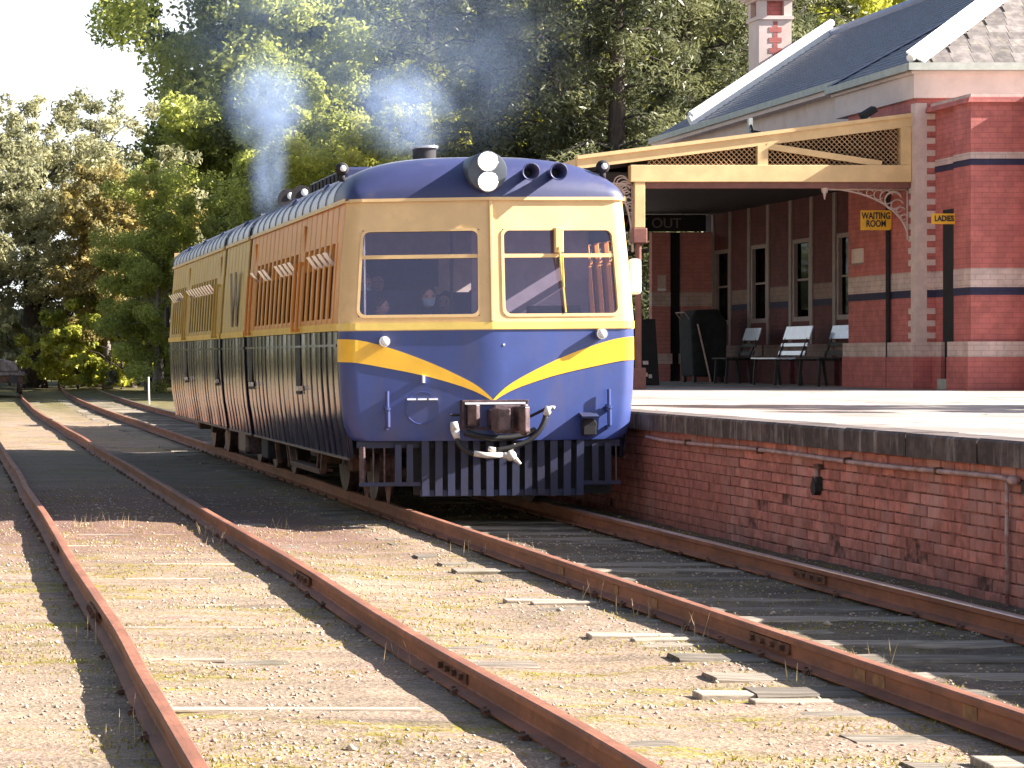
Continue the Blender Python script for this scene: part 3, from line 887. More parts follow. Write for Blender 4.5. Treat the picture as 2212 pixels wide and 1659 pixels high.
# roof gear
hl = MB(); hl.cyl((-0.035, -0.16, 3.195), (-0.035, 0.62, 3.195), 0.185, n=32)
hl = hl.build('headlight', M_drum, rc, local=True, autosmooth=True, bevel=0.008)
for z in (3.288, 3.098):
    mb = MB(); mb.sphere((-0.035, -0.162, z), 0.085, (1, 0.3, 1), 20, 12); mb.build('lamp_lens', M_lens, hl, True, True)
    mb = MB(); mb.tube([(-0.035 + 0.092 * math.cos(t), -0.166, z + 0.092 * math.sin(t)) for t in np.linspace(0, 2 * math.pi, 25)], 0.009, 6); mb.build('lens_rim', M_chrome, hl, True, True)
for x in (0.365, 0.625):
    mb = MB()
    prof = [(0.30, 0.045), (0.0, 0.045), (-0.06, 0.055), (-0.115, 0.078), (-0.125, 0.085), (-0.118, 0.072), (-0.05, 0.044), (0.05, 0.03)]
    rows = [[(x + r * math.cos(t), y - 0.08, 3.185 + r * math.sin(t)) for t in np.linspace(0, 2 * math.pi, 19)] for y, r in prof]
    mb.grid(rows); mb.build('horn', M_roofn, rc, True, True)
    MB().cyl((x, -0.03, 3.185), (x, -0.028, 3.185), 0.04, n=14).build('horn_throat', M_black, kids(rc)[-1], local=True)
for x in (-1.335, 1.17):
    mb = MB(); mb.sphere((x, 0.30, 3.26), 0.066, (1, 1.1, 1), 14, 10); mb.cyl((x, 0.30, 3.14), (x, 0.30, 3.22), 0.028); o = mb.build('marker_lamp', M_dark, rc, True, True)
    MB().sphere((x, 0.235, 3.262), 0.030, (1, 0.5, 1)).build('lamp_lens', M_lensw, o, True, True)
for y in (3.15, 15.9):
    mb = MB(); mb.cyl((0, y, 3.36), (0, y, 3.70), 0.125, n=20); o = mb.build('exhaust_stack', M_dark, rc, local=True, autosmooth=True)
    mb = MB(); mb.tube([(0.14 * math.cos(t), y + 0.14 * math.sin(t), 3.695) for t in np.linspace(0, 2 * math.pi, 21)], 0.018, 6); mb.cyl((0, y, 3.36), (0, y, 3.43), 0.2, 0.15, 20, False)
    mb.build('stack_collar', M_chrome, o, True, True)
    MB().cyl((0, y, 3.701), (0, y, 3.702), 0.11, n=18).build('stack_opening', M_black, o, local=True)
mb = MB(); mb.box(-0.62, 0.62, 4.6, 7.4, 3.33, 3.60); o = mb.build('roof_radiator', M_roofn, rc, local=True, bevel=0.03)
for i in range(9): MB().box(-0.64, -0.615, 4.75 + i * 0.29, 4.93 + i * 0.29, 3.40, 3.57).build('louvre', M_dark, o, local=True)
for y, x in ((8.2, -0.62), (8.9, -0.70)):
    mb = MB(); mb.cyl((x, y - 0.14, 3.50), (x, y + 0.16, 3.50), 0.135, 0.10, 18); mb.cyl((x, y, 3.30), (x, y, 3.42), 0.04)
    o = mb.build('roof_lamp', M_dark, rc, local=True, autosmooth=True); MB().sphere((x + 0.03, y - 0.145, 3.54), 0.045, (1, 0.3, 1)).build('lamp_lens', M_lensw, o, True, True)

# sides
P = 0.372
def strip_mesh(name, zlist, w, m, t=0.022, inset=0.0):
    """one vertical board following the body profile, facing -x; origin on the board's y"""
    mb = MB(); rows = []
    for z in zlist:
        x = -HW * wz(z) + inset
        rows.append([(x + t, -w / 2, z), (x + 0.007, -w / 2, z)] + [(x + 0.0014 * (2 * q) ** 2, w * q, z) for q in (-0.47, -0.25, 0, 0.25, 0.47)] + [(x + 0.007, w / 2, z), (x + t, w / 2, z)])
    mb.grid(rows)
    for r in (rows[0], rows[-1]): mb.add(r, [tuple(range(9))])
    me = mb.mesh(name, m)
    for p in me.polygons: p.use_smooth = abs(p.normal.x) > 0.9
    return me
ZL = [0.49, 0.58, 0.70, 0.85, 1.0, 1.2, 1.4, 1.55, 1.70]
lower = [strip_mesh('side_board', ZL, P - 0.011, M_side)]
upper = strip_mesh('letter_board', [2.56, 2.75, 2.94], P - 0.012, M_yel)
pill = strip_mesh('window_pillar', [1.79, 2.0, 2.3, 2.56], 0.128, M_yel, 0.045, -0.006)
sill = strip_mesh('sill_board', [1.775, 1.83], P - 0.001, M_yel)
pane_m = MB()
zz = [1.83, 2.1, 2.34]
pane_m.grid([[(-HW * wz(z) + 0.012, -P / 2 + 0.064, z), (-HW * wz(z) + 0.012, P / 2 - 0.064, z)] for z in zz])
pane_m = pane_m.mesh('window_pane', M_sglass)
blind_m = MB().grid([[(-HW * wz(z) + 0.030, -P / 2, z), (-HW * wz(z) + 0.030, P / 2, z)] for z in (1.83, 2.05, 2.10)])
vent_m = MB(); zb = 2.35
xb = -HW * wz(zb)
vent_m.add([(xb + 0.004, -0.115, zb), (xb + 0.004, 0.115, zb), (xb - 0.085, 0.115, zb + 0.125), (xb - 0.085, -0.115, zb + 0.125),
            (xb + 0.014, -0.115, zb), (xb + 0.014, 0.115, zb), (xb - 0.075, 0.115, zb + 0.130), (xb - 0.075, -0.115, zb + 0.130)],
           [(0, 1, 2, 3), (7, 6, 5, 4), (0, 4, 5, 1), (1, 5, 6, 2), (2, 6, 7, 3), (3, 7, 4, 0)])
vent_m = vent_m.mesh('hopper_vent', M_vent)
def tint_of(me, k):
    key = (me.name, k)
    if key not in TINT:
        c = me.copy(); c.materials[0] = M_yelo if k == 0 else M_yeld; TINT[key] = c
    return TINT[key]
TINT = {}
def mirror(me):
    c = me.copy(); c.transform(Matrix.Scale(-1, 4, (1, 0, 0))); c.flip_normals(); return c
MIR = {}
def side(me, s):
    if s < 0: return me
    if me.name not in MIR: MIR[me.name] = mirror(me)
    return MIR[me.name]
DOORS = {0: (2.85, 7.05), 1: (), 2: (10.95, 15.4)}
def build_side(s):
    for k, (y0, y1) in enumerate(SECT):
        ya = 0.16 if k == 0 else y0
        mb = MB()
        prof = [(-HW * wz(z) + 0.024, z) for z in ZL]
        for a in ([y0] if False else [0]):
            pts = prof + [(-HW * wz(1.70) + 0.05, 1.70), (-HW * wz(0.49) + 0.05, 0.49)]
            mb.extrude([(x if s < 0 else -x, z) for x, z in pts], ya, y1)
            up = [(-HW * wz(2.56) + 0.026, 2.56), (-HW * wz(2.95) + 0.026, 2.95), (-HW * wz(2.95) + 0.05, 2.95), (-HW * wz(2.56) + 0.05, 2.56)]
            mb.extrude([(x if s < 0 else -x, z) for x, z in up], ya, y1)
        sec = mb.build('side_wall', M_side, rc, local=True)
        n = int(round((y1 - ya) / P)); pp = (y1 - ya) / n
        for i in range(n):
            yc = ya + pp * (i + 0.5)
            door = any(abs(yc - d) < 0.26 for d in DOORS[k])
            def add(name, me, dy=0.0, ry=0.0, rz=0.0):
                o = put(name, side(tint_of(me, k) if me.materials[0] == M_yel else me, s), sec, True); o.location = (0, yc + dy, 0); o.rotation_euler = (0, ry, rz); return o
            add('side_board', lower[0], 0, 0, rnd.uniform(-0.025, 0.025) * (0 if door else 1))
            add('letter_board', upper, 0, 0, rnd.uniform(-0.006, 0.006))
            add('sill_board', sill)
            if door or k == 1 or i == 0 or (k == 2 and i == n - 1) or (k == 0 and i == n - 1):
                b = strip_cache.setdefault('solid', strip_mesh('blank_panel', [1.79, 2.1, 2.4, 2.56], P - 0.008, M_yel, 0.03))
                add('blank_panel', b)
            else:
                add('window_pane', pane_m)
                if rnd.random() < 0.86: add('hopper_vent', vent_m)
                add('window_pillar', pill, -pp / 2)
                add('window_pillar', pill, pp / 2) if any(abs(yc + pp - d) < 0.26 for d in DOORS[k]) else None
        mb = MB(); z0, z1 = 1.705, 1.778
        for z in ((z0, z1),):
            x0, x1 = -HW * wz(1.74) - 0.016, -HW * wz(1.74) + 0.01
            if s > 0: x0, x1 = -x1, -x0
            mb.box(x0, x1, ya - (0.0 if k else 0.0), y1, z0, z1)
        mb.build('waist_band', M_sband, sec, local=True)
        x0, x1 = (-HW - 0.014, -HW + 0.002) if s < 0 else (HW - 0.002, HW + 0.014)
        MB().box(x0, x1, ya + 0.05, y1, 1.555, 1.578).build('rub_strip', M_side, sec, local=True)
        mb = MB(); xs_ = -HW * wz(0.49) if s < 0 else HW * wz(0.49)
        mb.box(xs_ - 0.012, xs_ + 0.012, ya, y1, 0.468, 0.49); mb.build('skirt_edge', M_knuck, sec, local=True)
        for d in DOORS[k]:
            mb = MB()
            for q in (-0.17, 0.17):
                mb.tube([(s * (HW * wz(z) + 0.045), d + q, z) for z in (1.72, 1.85, 2.1, 2.3, 2.46)], 0.017, 8)
                for z in (1.74, 2.44): mb.bar((s * (HW * wz(z) - 0.01), d + q, z), (s * (HW * wz(z) + 0.05), d + q, z), 0.03, 0.03)
            dr_ = mb.build('door_handrail', M_yelo if k == 0 else M_yeld, sec, local=True)
            x0, x1 = sorted((s * (HW - 0.0), s * (HW + 0.008)))
            MB().box(x0, x1, d - 0.16, d + 0.17, 1.06, 1.70).build('recess_shade_plate', M_black, sec, local=True)  # black plate on the skin in place of a shaded recess
            x0, x1 = sorted((s * (HW), s * (HW + 0.05)))
            mb = MB(); mb.box(x0, x1, d - 0.25, d - 0.15, 1.10, 1.15); mb.build('door_catch', M_chrome, sec, local=True)
            x0, x1 = sorted((s * HW * wz(2.75), s * (HW * wz(2.75) + 0.016)))
            MB().box(x0, x1, d - 0.11, d + 0.11, 2.58, 2.84).build('vent_flap', M_yelo if k == 0 else M_yeld, sec, local=True)
        if k == 1:
            for q in (0.55, 0.95):
                MB().box(*sorted((s * (HW - 0.0), s * (HW + 0.006))), y0 + q * 1.3, y0 + q * 1.3 + 0.2, 1.85, 2.55).build('grille', M_knuck, sec, local=True)
strip_cache = {}
build_side(-1); build_side(1)
# bellows between sections, floor, bulkheads, seats, ceilings
for y0, y1 in ((7.48, 7.72), (10.26, 10.52)):
    MB().box(-1.2, 1.2, y0 - 0.02, y1 + 0.02, 0.6, 3.2).build('gangway_bellows', M_rubber, rc, local=True)
MB().box(-1.24, 1.24, 0.2, 18.2, 0.86, 0.98).build('floor', M_dark, rc, local=True)
MB().box(-1.26, 1.26, 0.10, 7.5, 2.93, 2.945).build('ceiling_panel', M_cream, rc, local=True)
mb = MB(); mb.box(-1.25, -0.35, 5.2, 5.25, 0.98, 2.93); mb.box(0.35, 1.25, 5.2, 5.25, 0.98, 2.93); mb.box(-0.35, 0.35, 5.2, 5.25, 2.6, 2.93)
mb.build('bulkhead', M_cream, rc, local=True)
mb = MB(); mb.box(0.10, 1.27, 1.25, 1.28, 0.98, 2.92); mb.build('cab_partition', M_parti, rc, local=True)
MB().box(-1.1, 1.1, 0.12, 0.32, 0.98, 1.72).build('dashboard', M_dark, rc, local=True, bevel=0.02)
mb = MB(); mb.box(0.42, 0.92, 0.16, 0.30, 1.72, 1.93); mb.box(0.35, 1.0, 0.3, 0.5, 1.72, 1.85); mb.build('control_desk', M_dark, rc, local=True, bevel=0.02)
for x, y in ((-0.20, 0.75), (-1.02, 0.95)):
    MB().cyl((x, y, 0.98), (x, y, 2.93), 0.016).build('grab_pole', M_dark if x > -1 else M_chrome, rc, local=True)
sm = MB(); sm.obox((0, 0, 0.46), (0.95, 0.46, 0.12)); sm.obox((0, 0.24, 0.82), (0.95, 0.1, 0.66), (-0.15, 0, 0)); sm = sm.mesh('passenger_seat', M_seat)
for y in (1.75, 2.75, 3.75):
    for x in (-0.72, 0.72):
        o = put('passenger_seat', sm, rc, True); o.location = (x, y, 0.98)
MB().box(-1.0, -0.55, 5.17, 5.199, 2.2, 2.5).build('notice_board', M_seat, rc, local=True)
MB().box(-0.42, 0.30, 3.96, 4.0, 2.22, 2.52).build('luggage_rack', M_seat, rc, local=True)

# cab front fittings
for x, z in ((-1.012, 1.60), (1.043, 1.655)):
    p = surf(x, z)
    mb = MB(); mb.cyl((x, p[1] - 0.10, z), (x, p[1] + 0.01, z), 0.052, n=18); o = mb.build('tail_lamp', M_chrome, rc, local=True, autosmooth=True)
    MB().sphere((x, p[1] - 0.10, z), 0.043, (1, 0.5, 1)).build('lamp_lens', M_lensw, o, True, True)
for x in (-0.985, 1.115):
    y = surf(x, 1.0)[1]
    mb = MB()
    mb.tube([(x, y - 0.05, 1.13), (x, y - 0.05, 0.96)], 0.018, 8); mb.tube([(x, y - 0.05, 0.98), (x - 0.01, y - 0.05, 0.955)], 0.036, 10)
    mb.tube([(x + 0.005, y - 0.045, 0.95), (x + 0.005, y - 0.045, 0.79)], 0.022, 8)
    mb.box(x - 0.025, x + 0.025, y - 0.06, y + 0.02, 0.93, 0.97); mb.box(x - 0.015, x + 0.015, y - 0.04, y + 0.02, 0.76, 0.79)
    mb.build('lamp_iron', M_blue, rc, local=True, autosmooth=True)
# round hatch with a bright hinge bar, hook above
x, z = -0.655, 0.965; y = surf(x, z)[1]
mb = MB(); rows = [[(x + r * math.cos(t), surf(x + r * math.cos(t), z)[1] - d, z + r * math.sin(t)) for t in np.linspace(0, 2 * math.pi, 33)] for r, d in ((0.160, -0.004), (0.158, 0.008), (0.150, 0.008), (0.147, 0.003), (0.001, 0.003))]
mb.grid(rows); ht = mb.build('coupling_hatch', M_blue, rc, local=True)
for dx in (-0.10, 0.0, 0.10): MB().bar((x + dx - 0.042, surf(x + dx, z)[1] - 0.014, z + 0.085), (x + dx + 0.042, surf(x + dx, z)[1] - 0.016, z + 0.085), 0.02, 0.016).build('hinge', M_badge, ht, local=True)
MB().box(x + 0.0, x + 0.022, y - 0.05, y, 1.205, 1.275).build('hook', M_badge, rc, local=True)
MB().cyl((0.11, surf(0.11, 1.56)[1] - 0.008, 1.56), (0.11, surf(0.11, 1.56)[1] + 0.01, 1.56), 0.011, n=8).build('rivet', M_badge, rc, local=True)
# jumper socket
x = 0.915; y = surf(x, 0.8)[1]
mb = MB(); mb.cyl((x, y - 0.10, 0.79), (x, y + 0.01, 0.80), 0.068, n=16); mb.box(x - 0.06, x + 0.06, y - 0.1, y, 0.70, 0.80); o = mb.build('jumper_socket', M_dark, rc, local=True, bevel=0.006)
MB().obox((x, y - 0.07, 0.885), (0.16, 0.14, 0.02), (0.25, 0, 0)).build('socket_lid', M_slat, o, local=True)
# coupler pocket with knuckle
y = surf(0, 0.9)[1]
mb = MB()
mb.box(-0.305, 0.320, y - 0.07, y + 0.08, 1.018, 1.040); mb.box(-0.305, 0.320, y - 0.02, y + 0.08, 0.76, 0.785)
mb.box(-0.305, -0.28, y - 0.05, y + 0.08, 0.785, 1.018); mb.box(0.295, 0.320, y - 0.05, y + 0.08, 0.785, 1.018)
cp = mb.build('coupler_pocket', M_knuck, rc, local=True, bevel=0.004)
MB().box(-0.28, 0.295, y + 0.06, y + 0.075, 0.785, 1.018).build('pocket_back', M_black, cp, local=True)
MB().box(-0.28, 0.29, y - 0.075, y - 0.0705, 1.000, 1.018).build('pocket_lip', M_badge, cp, local=True)
mb = MB()
mb.box(-0.06, 0.17, y - 0.40, y + 0.06, 0.80, 0.95)
mb.prism([(-0.09, y - 0.60), (0.03, y - 0.62), (0.03, y - 0.36), (-0.10, y - 0.36)], 'z', 0.755, 0.975)
mb.prism([(0.10, y - 0.60), (0.155, y - 0.66), (0.21, y - 0.60), (0.215, y - 0.40), (0.17, y - 0.36), (0.10, y - 0.40)], 'z', 0.745, 0.990)
mb.cyl((0.165, y - 0.56, 0.72), (0.165, y - 0.56, 1.01), 0.036, n=12)
mb.prism([(-0.08, y - 0.42), (0.20, y - 0.42), (0.20, y - 0.36), (-0.08, y - 0.36)], 'z', 0.735, 1.0)
mb.build('coupler_knuckle', M_knuck, cp, local=True, bevel=0.016)
mb = MB(); mb.prism([(-0.27, y - 0.16), (-0.20, y - 0.2), (-0.16, y - 0.18), (-0.20, y + 0.05), (-0.25, y + 0.05)], 'z', 0.80, 1.00); mb.build('draft_lug', M_knuck, cp, local=True, bevel=0.012)
MB().tube([(-0.33, y - 0.06, 0.90), (-0.42, y - 0.07, 0.902)], 0.012).build('uncoupling_rod', M_dark, cp, local=True)
MB().tube([(0.33, y - 0.06, 0.88), (0.47, y - 0.12, 0.955)], 0.014).build('uncoupling_rod', M_dark, cp, local=True)
# hoses
yh = y - 0.16
def hose(name, pts, r, m, ends):
    t = np.linspace(0, 1, 24)
    n = len(pts) - 1
    P_ = [Vector(p) for p in pts]
    def bez(u):
        q = P_[:]
        while len(q) > 1: q = [a.lerp(b, u) for a, b in zip(q, q[1:])]
        return q[0]
    o = MB().tube([bez(u) for u in t], r, 10).build(name, m, rc, True, True)
    for nm, mm, mb in ends: mb.build(nm, mm, o, True, True)
    return o
e1 = MB().cyl((-0.405, yh, 0.84), (-0.395, yh, 0.76), 0.034, 0.042, 12); e1.cyl((-0.395, yh, 0.76), (-0.37, yh, 0.67), 0.042, 0.026, 12)
e2 = MB().tube([(-0.23, yh - 0.05, 0.545), (-0.12, yh - 0.06, 0.525), (0.04, yh - 0.06, 0.525)], 0.027, 10)
e3 = MB().sphere((0.115, yh - 0.06, 0.52), 0.052); e3.cyl((0.04, yh - 0.06, 0.525), (0.10, yh - 0.06, 0.52), 0.03); e3.tube([(0.14, yh - 0.06, 0.505), (0.20, yh - 0.07, 0.44)], [0.026, 0.016], 8); e3.tube([(0.12, yh - 0.05, 0.56), (0.16, yh - 0.04, 0.63)], 0.010, 6)
hose('brake_hose', [(-0.38, yh, 0.70), (-0.36, yh - 0.03, 0.58), (-0.28, yh - 0.05, 0.55), (-0.22, yh - 0.05, 0.545)], 0.025, M_rubber, [('hose_fitting', M_hosew, e1), ('hose_sleeve', M_hosew, e2), ('hose_coupling', M_hosew, e3)])
e4 = MB().tube([(0.485, yh - 0.02, 0.975), (0.47, yh - 0.02, 0.93), (0.45, yh - 0.02, 0.89)], [0.03, 0.036, 0.03], 10); e4.tube([(0.49, yh - 0.02, 0.975), (0.53, yh - 0.04, 0.96)], [0.012, 0.02], 8)
e5 = MB().tube([(-0.09, yh - 0.03, 0.585), (-0.02, yh - 0.03, 0.572)], 0.024, 8)
hose('brake_hose', [(0.455, yh - 0.02, 0.90), (0.40, yh - 0.04, 0.66), (0.2, yh - 0.04, 0.60), (-0.02, yh - 0.03, 0.57)], 0.026, M_rubber, [('hose_fitting', M_hosew, e4), ('hose_end', M_hosew, e5)])
hose('buffer_hose', [(0.36, yh, 0.76), (0.2, yh - 0.02, 0.66), (-0.1, yh - 0.02, 0.66), (-0.30, yh, 0.74)], 0.030, M_rubber, [])
# cowcatcher
y0 = 0.02
cc = MB(); cc.box(-1.25, 1.25, y0 + 0.05, y0 + 0.10, 0.585, 0.650); cc = cc.build('cowcatcher', M_slat, rc, local=True)
MB().box(-0.66, 0.88, y0 - 0.02, y0 + 0.02, 0.125, 0.185).build('bottom_rail', M_slat, cc, local=True)
MB().box(-0.66, 0.88, y0 - 0.01, y0 + 0.045, 0.575, 0.625).build('top_rail', M_dark, cc, local=True)
slat = MB().box(-0.034, 0.034, -0.018, 0.018, 0.13, 0.655).mesh('slat', M_slat)
for i in range(13):
    o = put('slat', slat, cc, True); o.location = (-0.62 + i * 0.1215, y0 - 0.04 - 0.002 * (i % 2), rnd.uniform(-0.005, 0.005)); o.rotation_euler = (0.03, rnd.uniform(-0.01, 0.01), 0)
short = MB().box(-0.03, 0.03, -0.015, 0.015, 0.24, 0.62).mesh('slat', M_slat)
for x in (-0.76, 1.0): o = put('slat', short, cc, True); o.location = (x, y0, 0)
for x in (-0.87, 1.12): o = put('slat', short, cc, True); o.location = (x, y0, 0)
for x0, x1 in ((-1.24, -0.66), (0.88, 1.24)):
    MB().box(x0, x1, y0 - 0.02, y0 + 0.02, 0.225, 0.262).build('bottom_rail', M_slat, cc, local=True)
for x in (-1.21, -1.105, -1.00, 1.2):
    MB().cyl((x, y0, 0.26), (x, y0, 0.60), 0.009 if x > -1.2 else 0.03, n=6).build('guard_rod', M_knuck, cc, local=True)
MB().box(-0.70, 1.19, y0 + 0.12, y0 + 0.15, 0.13, 0.58).build('dark_gap_backing', M_black, cc, local=True)  # black sheet added behind the slats to darken the gaps
for x, z in ((-1.16, 0.10), (-0.955, 0.05)):
    mb = MB(); mb.add([(x - 0.03, y0 + 0.05, 0.23), (x + 0.03, y0 + 0.05, 0.23), (x + 0.006, y0 + 0.05, z), (x - 0.006, y0 + 0.05, z), (x - 0.03, y0 + 0.09, 0.23), (x + 0.03, y0 + 0.09, 0.23), (x + 0.006, y0 + 0.09, z), (x - 0.006, y0 + 0.09, z)],
               [(0, 1, 2, 3), (7, 6, 5, 4), (0, 4, 5, 1), (1, 5, 6, 2), (2, 6, 7, 3), (3, 7, 4, 0)]); mb.build('guard_iron', M_brown, cc, local=True)
# deflector on the platform side
mb = MB(); mb.box(1.38, 1.50, 0.16, 0.22, 2.03, 2.37); o = mb.build('wing_mirror', M_mirr, rc, local=True, bevel=0.03); MB().tube([(1.37, 0.2, 2.2), (1.42, 0.19, 2.2)], 0.02).build('mirror_arm', M_mirr, o, local=True)
mb = MB(); mb.box(-1.50, -1.43, 18.0, 18.1, 1.95, 2.3); mb.build('wing_mirror', M_black, rc, local=True, bevel=0.02)
# rear cab wall and underframe
MB().box(-1.31, 1.31, 18.3, 18.36, 0.5, 3.2).build('rear_wall', M_yel, rc, local=True)
for y0_, y1_ in ((0.9, 7.4), (7.8, 10.2), (10.6, 18.0)):
    MB().box(-1.15, 1.15, y0_, y1_, 0.5, 0.86).build('underframe', M_dark, rc, local=True)
wm = MB(); wm.cyl((-0.06, 0, 0), (0.06, 0, 0), 0.40, n=28); wm.cyl((-0.09, 0, 0), (-0.06, 0, 0), 0.435, n=28)
wm = wm.mesh('wheel', M_knuck)
for y in (1.5, 3.3, 7.3, 9.0, 10.7, 14.6, 16.6):
    for s in (-1, 1):
        o = put('wheel', wm, rc, True); o.location = (s * 0.80, y, 0.405); o.rotation_euler = (0, 0, 0 if s > 0 else math.pi)
        b = MB(); b.box(s * 1.0 - 0.1, s * 1.0 + 0.1, y - 0.12, y + 0.12, 0.30, 0.52); b.build('axle_box', M_brown, rc, local=True, bevel=0.02)
    MB().cyl((-0.8, y, 0.405), (0.8, y, 0.405), 0.07).build('axle', M_dark, rc, local=True)
for y in (2.4, 8.2, 15.6):
    for s in (-1, 1):
        mb = MB(); mb.box(s * 1.0 - 0.04, s * 1.0 + 0.04, y - 1.3, y + 1.3, 0.42, 0.50); mb.build('bogie_frame', M_dark, rc, local=True)
mb = MB()
for a, b in (((-1.28, 1.95, 0.47), (-1.28, 2.05, 0.27)), ((-1.28, 2.05, 0.27), (-1.28, 4.25, 0.27)), ((-1.28, 4.25, 0.27), (-1.28, 4.45, 0.47)), ((-1.28, 2.2, 0.47), (-1.28, 2.3, 0.29))): mb.bar(a, b, 0.06, 0.05)
mb.box(-1.32, -1.18, 2.05, 4.25, 0.275, 0.30); mb.build('step_frame', M_brown, rc, local=True)
for y in (4.9, 5.9): MB().bar((-1.25, y, 0.47), (-1.22, y, 0.2), 0.05, 0.05).build('hanger', M_brown, rc, local=True)
MB().box(-1.27, -1.0, 6.6, 7.2, 0.22, 0.47).build('battery_box', M_dark, rc, local=True, bevel=0.02)
MB().box(-1.30, -1.05, 8.6, 9.4, 0.2, 0.6).build('fuel_tank', M_knuck, rc, local=True, bevel=0.04)
rc.rotation_euler = (0, R(-0.5), 0)
# ------------------------------------------------------------------ station building
def brick_mat(name, col, dirt=None, bump=0.5, var=0.10, dscale=0.8):
    m = mk(name, col, 0.8, var=var, scale=4, dirt=dirt, dscale=dscale, dcut=(0.5, 0.75))
    nt = m.node_tree; N, L = nt.nodes, nt.links
    g = N.new('ShaderNodeNewGeometry'); sp = N.new('ShaderNodeSeparateXYZ'); L.new(g.outputs['Position'], sp.inputs[0])
    ad = N.new('ShaderNodeMath'); L.new(sp.outputs[0], ad.inputs[0]); L.new(sp.outputs[1], ad.inputs[1])
    cb = N.new('ShaderNodeCombineXYZ'); L.new(ad.outputs[0], cb.inputs[0]); L.new(sp.outputs[2], cb.inputs[1])
    bt = N.new('ShaderNodeTexBrick'); L.new(cb.outputs[0], bt.inputs[0])
    bt.inputs['Scale'].default_value = 1.0; bt.inputs['Brick Width'].default_value = 0.24; bt.inputs['Row Height'].default_value = 0.086
    bt.inputs['Mortar Size'].default_value = 0.006
    bp = N.new('ShaderNodeBump'); bp.inputs['Strength'].default_value = bump; bp.inputs['Distance'].default_value = 0.008; bp.invert = True
    src = N['Principled BSDF'].inputs['Base Color'].links[0].from_socket
    mo = N.new('ShaderNodeMixRGB'); mo.blend_type = 'MULTIPLY'; mo.inputs[2].default_value = (0.72, 0.72, 0.74, 1)
    L.new(bt.outputs['Fac'], mo.inputs[0]); L.new(src, mo.inputs[1])
    bt.inputs['Color1'].default_value = (1, 1, 1, 1); bt.inputs['Color2'].default_value = (0.80, 0.80, 0.80, 1); bt.inputs['Mortar'].default_value = (1, 1, 1, 1)
    m3 = N.new('ShaderNodeMixRGB'); m3.blend_type = 'MULTIPLY'; m3.inputs[0].default_value = 0.35; L.new(mo.outputs[0], m3.inputs[1]); L.new(bt.outputs['Color'], m3.inputs[2]); L.new(m3.outputs[0], N['Principled BSDF'].inputs['Base Color'])
    L.new(bt.outputs['Fac'], bp.inputs['Height']); L.new(bp.outputs[0], N['Principled BSDF'].inputs['Normal'])
    return m
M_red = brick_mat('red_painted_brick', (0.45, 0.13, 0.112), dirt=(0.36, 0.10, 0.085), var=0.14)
M_redd = brick_mat('shade_dark_red_brick', (0.11, 0.028, 0.032), dirt=(0.07, 0.022, 0.026), var=0.2)  # wall red with the deep veranda shade put into its colour
M_cband = brick_mat('shade_dark_band_brick', (0.24, 0.165, 0.145), dirt=(0.17, 0.11, 0.10))  # cream band darkened likewise for the veranda shade
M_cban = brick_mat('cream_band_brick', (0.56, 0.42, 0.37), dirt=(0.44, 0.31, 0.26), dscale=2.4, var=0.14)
M_nav = brick_mat('navy_band_brick', (0.022, 0.020, 0.055))
M_quoin = mk('cream_quoin', (0.56, 0.43, 0.38), 0.8, var=0.08, scale=6)
M_friez = mk('pale_frieze', (0.60, 0.48, 0.43), 0.7, var=0.06, scale=2, dirt=(0.52, 0.38, 0.32), dscale=1.5)
M_gutt = mk('grey_green_gutter', (0.34, 0.36, 0.32), 0.6, var=0.1)
M_slate = mk('dark_slate', (0.125, 0.14, 0.19), 0.5, var=0.25, scale=5, bump=0.5, bscale=6, stretch=(1, 3, 1))
M_slatel = mk('grey_slate', (0.165, 0.145, 0.135), 0.8, var=0.25, scale=6, objrand=0.25, spec=0.2, dirt=(0.24, 0.21, 0.165), dscale=7)
M_white = mk('white_capping', (0.80, 0.80, 0.78), 0.45, var=0.04)
M_capb = mk('blue_grey_flashing', (0.20, 0.24, 0.36), 0.4, var=0.1)
M_ver = mk('ochre_cream_timber', (0.62, 0.42, 0.20), 0.55, var=0.08, scale=3, dirt=(0.42, 0.26, 0.13), dscale=1.6, dcut=(0.62, 0.75))
M_brown2 = mk('red_brown_post', (0.16, 0.055, 0.04), 0.55, var=0.15)
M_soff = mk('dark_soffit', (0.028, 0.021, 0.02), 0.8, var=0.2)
M_iron2 = mk('pale_iron_lace', (0.42, 0.30, 0.25), 0.6, var=0.1)
M_latt = mk('ochre_lattice', (0.42, 0.27, 0.14), 0.7, var=0.15)
M_tin = mk('veranda_iron_roof', (0.22, 0.20, 0.20), 0.55, 0.3, var=0.15)
M_win = glass_mat('station_window_glass', (0.25, 0.28, 0.28), 0.04, 0.03, (0.8, 0.9, 0.9), 0.14)
M_wfr = mk('grey_window_frame', (0.24, 0.19, 0.185), 0.6, var=0.1)
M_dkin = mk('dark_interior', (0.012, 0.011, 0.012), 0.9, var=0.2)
M_pinkw = brick_mat('pink_rendered_wall', (0.50, 0.20, 0.18))

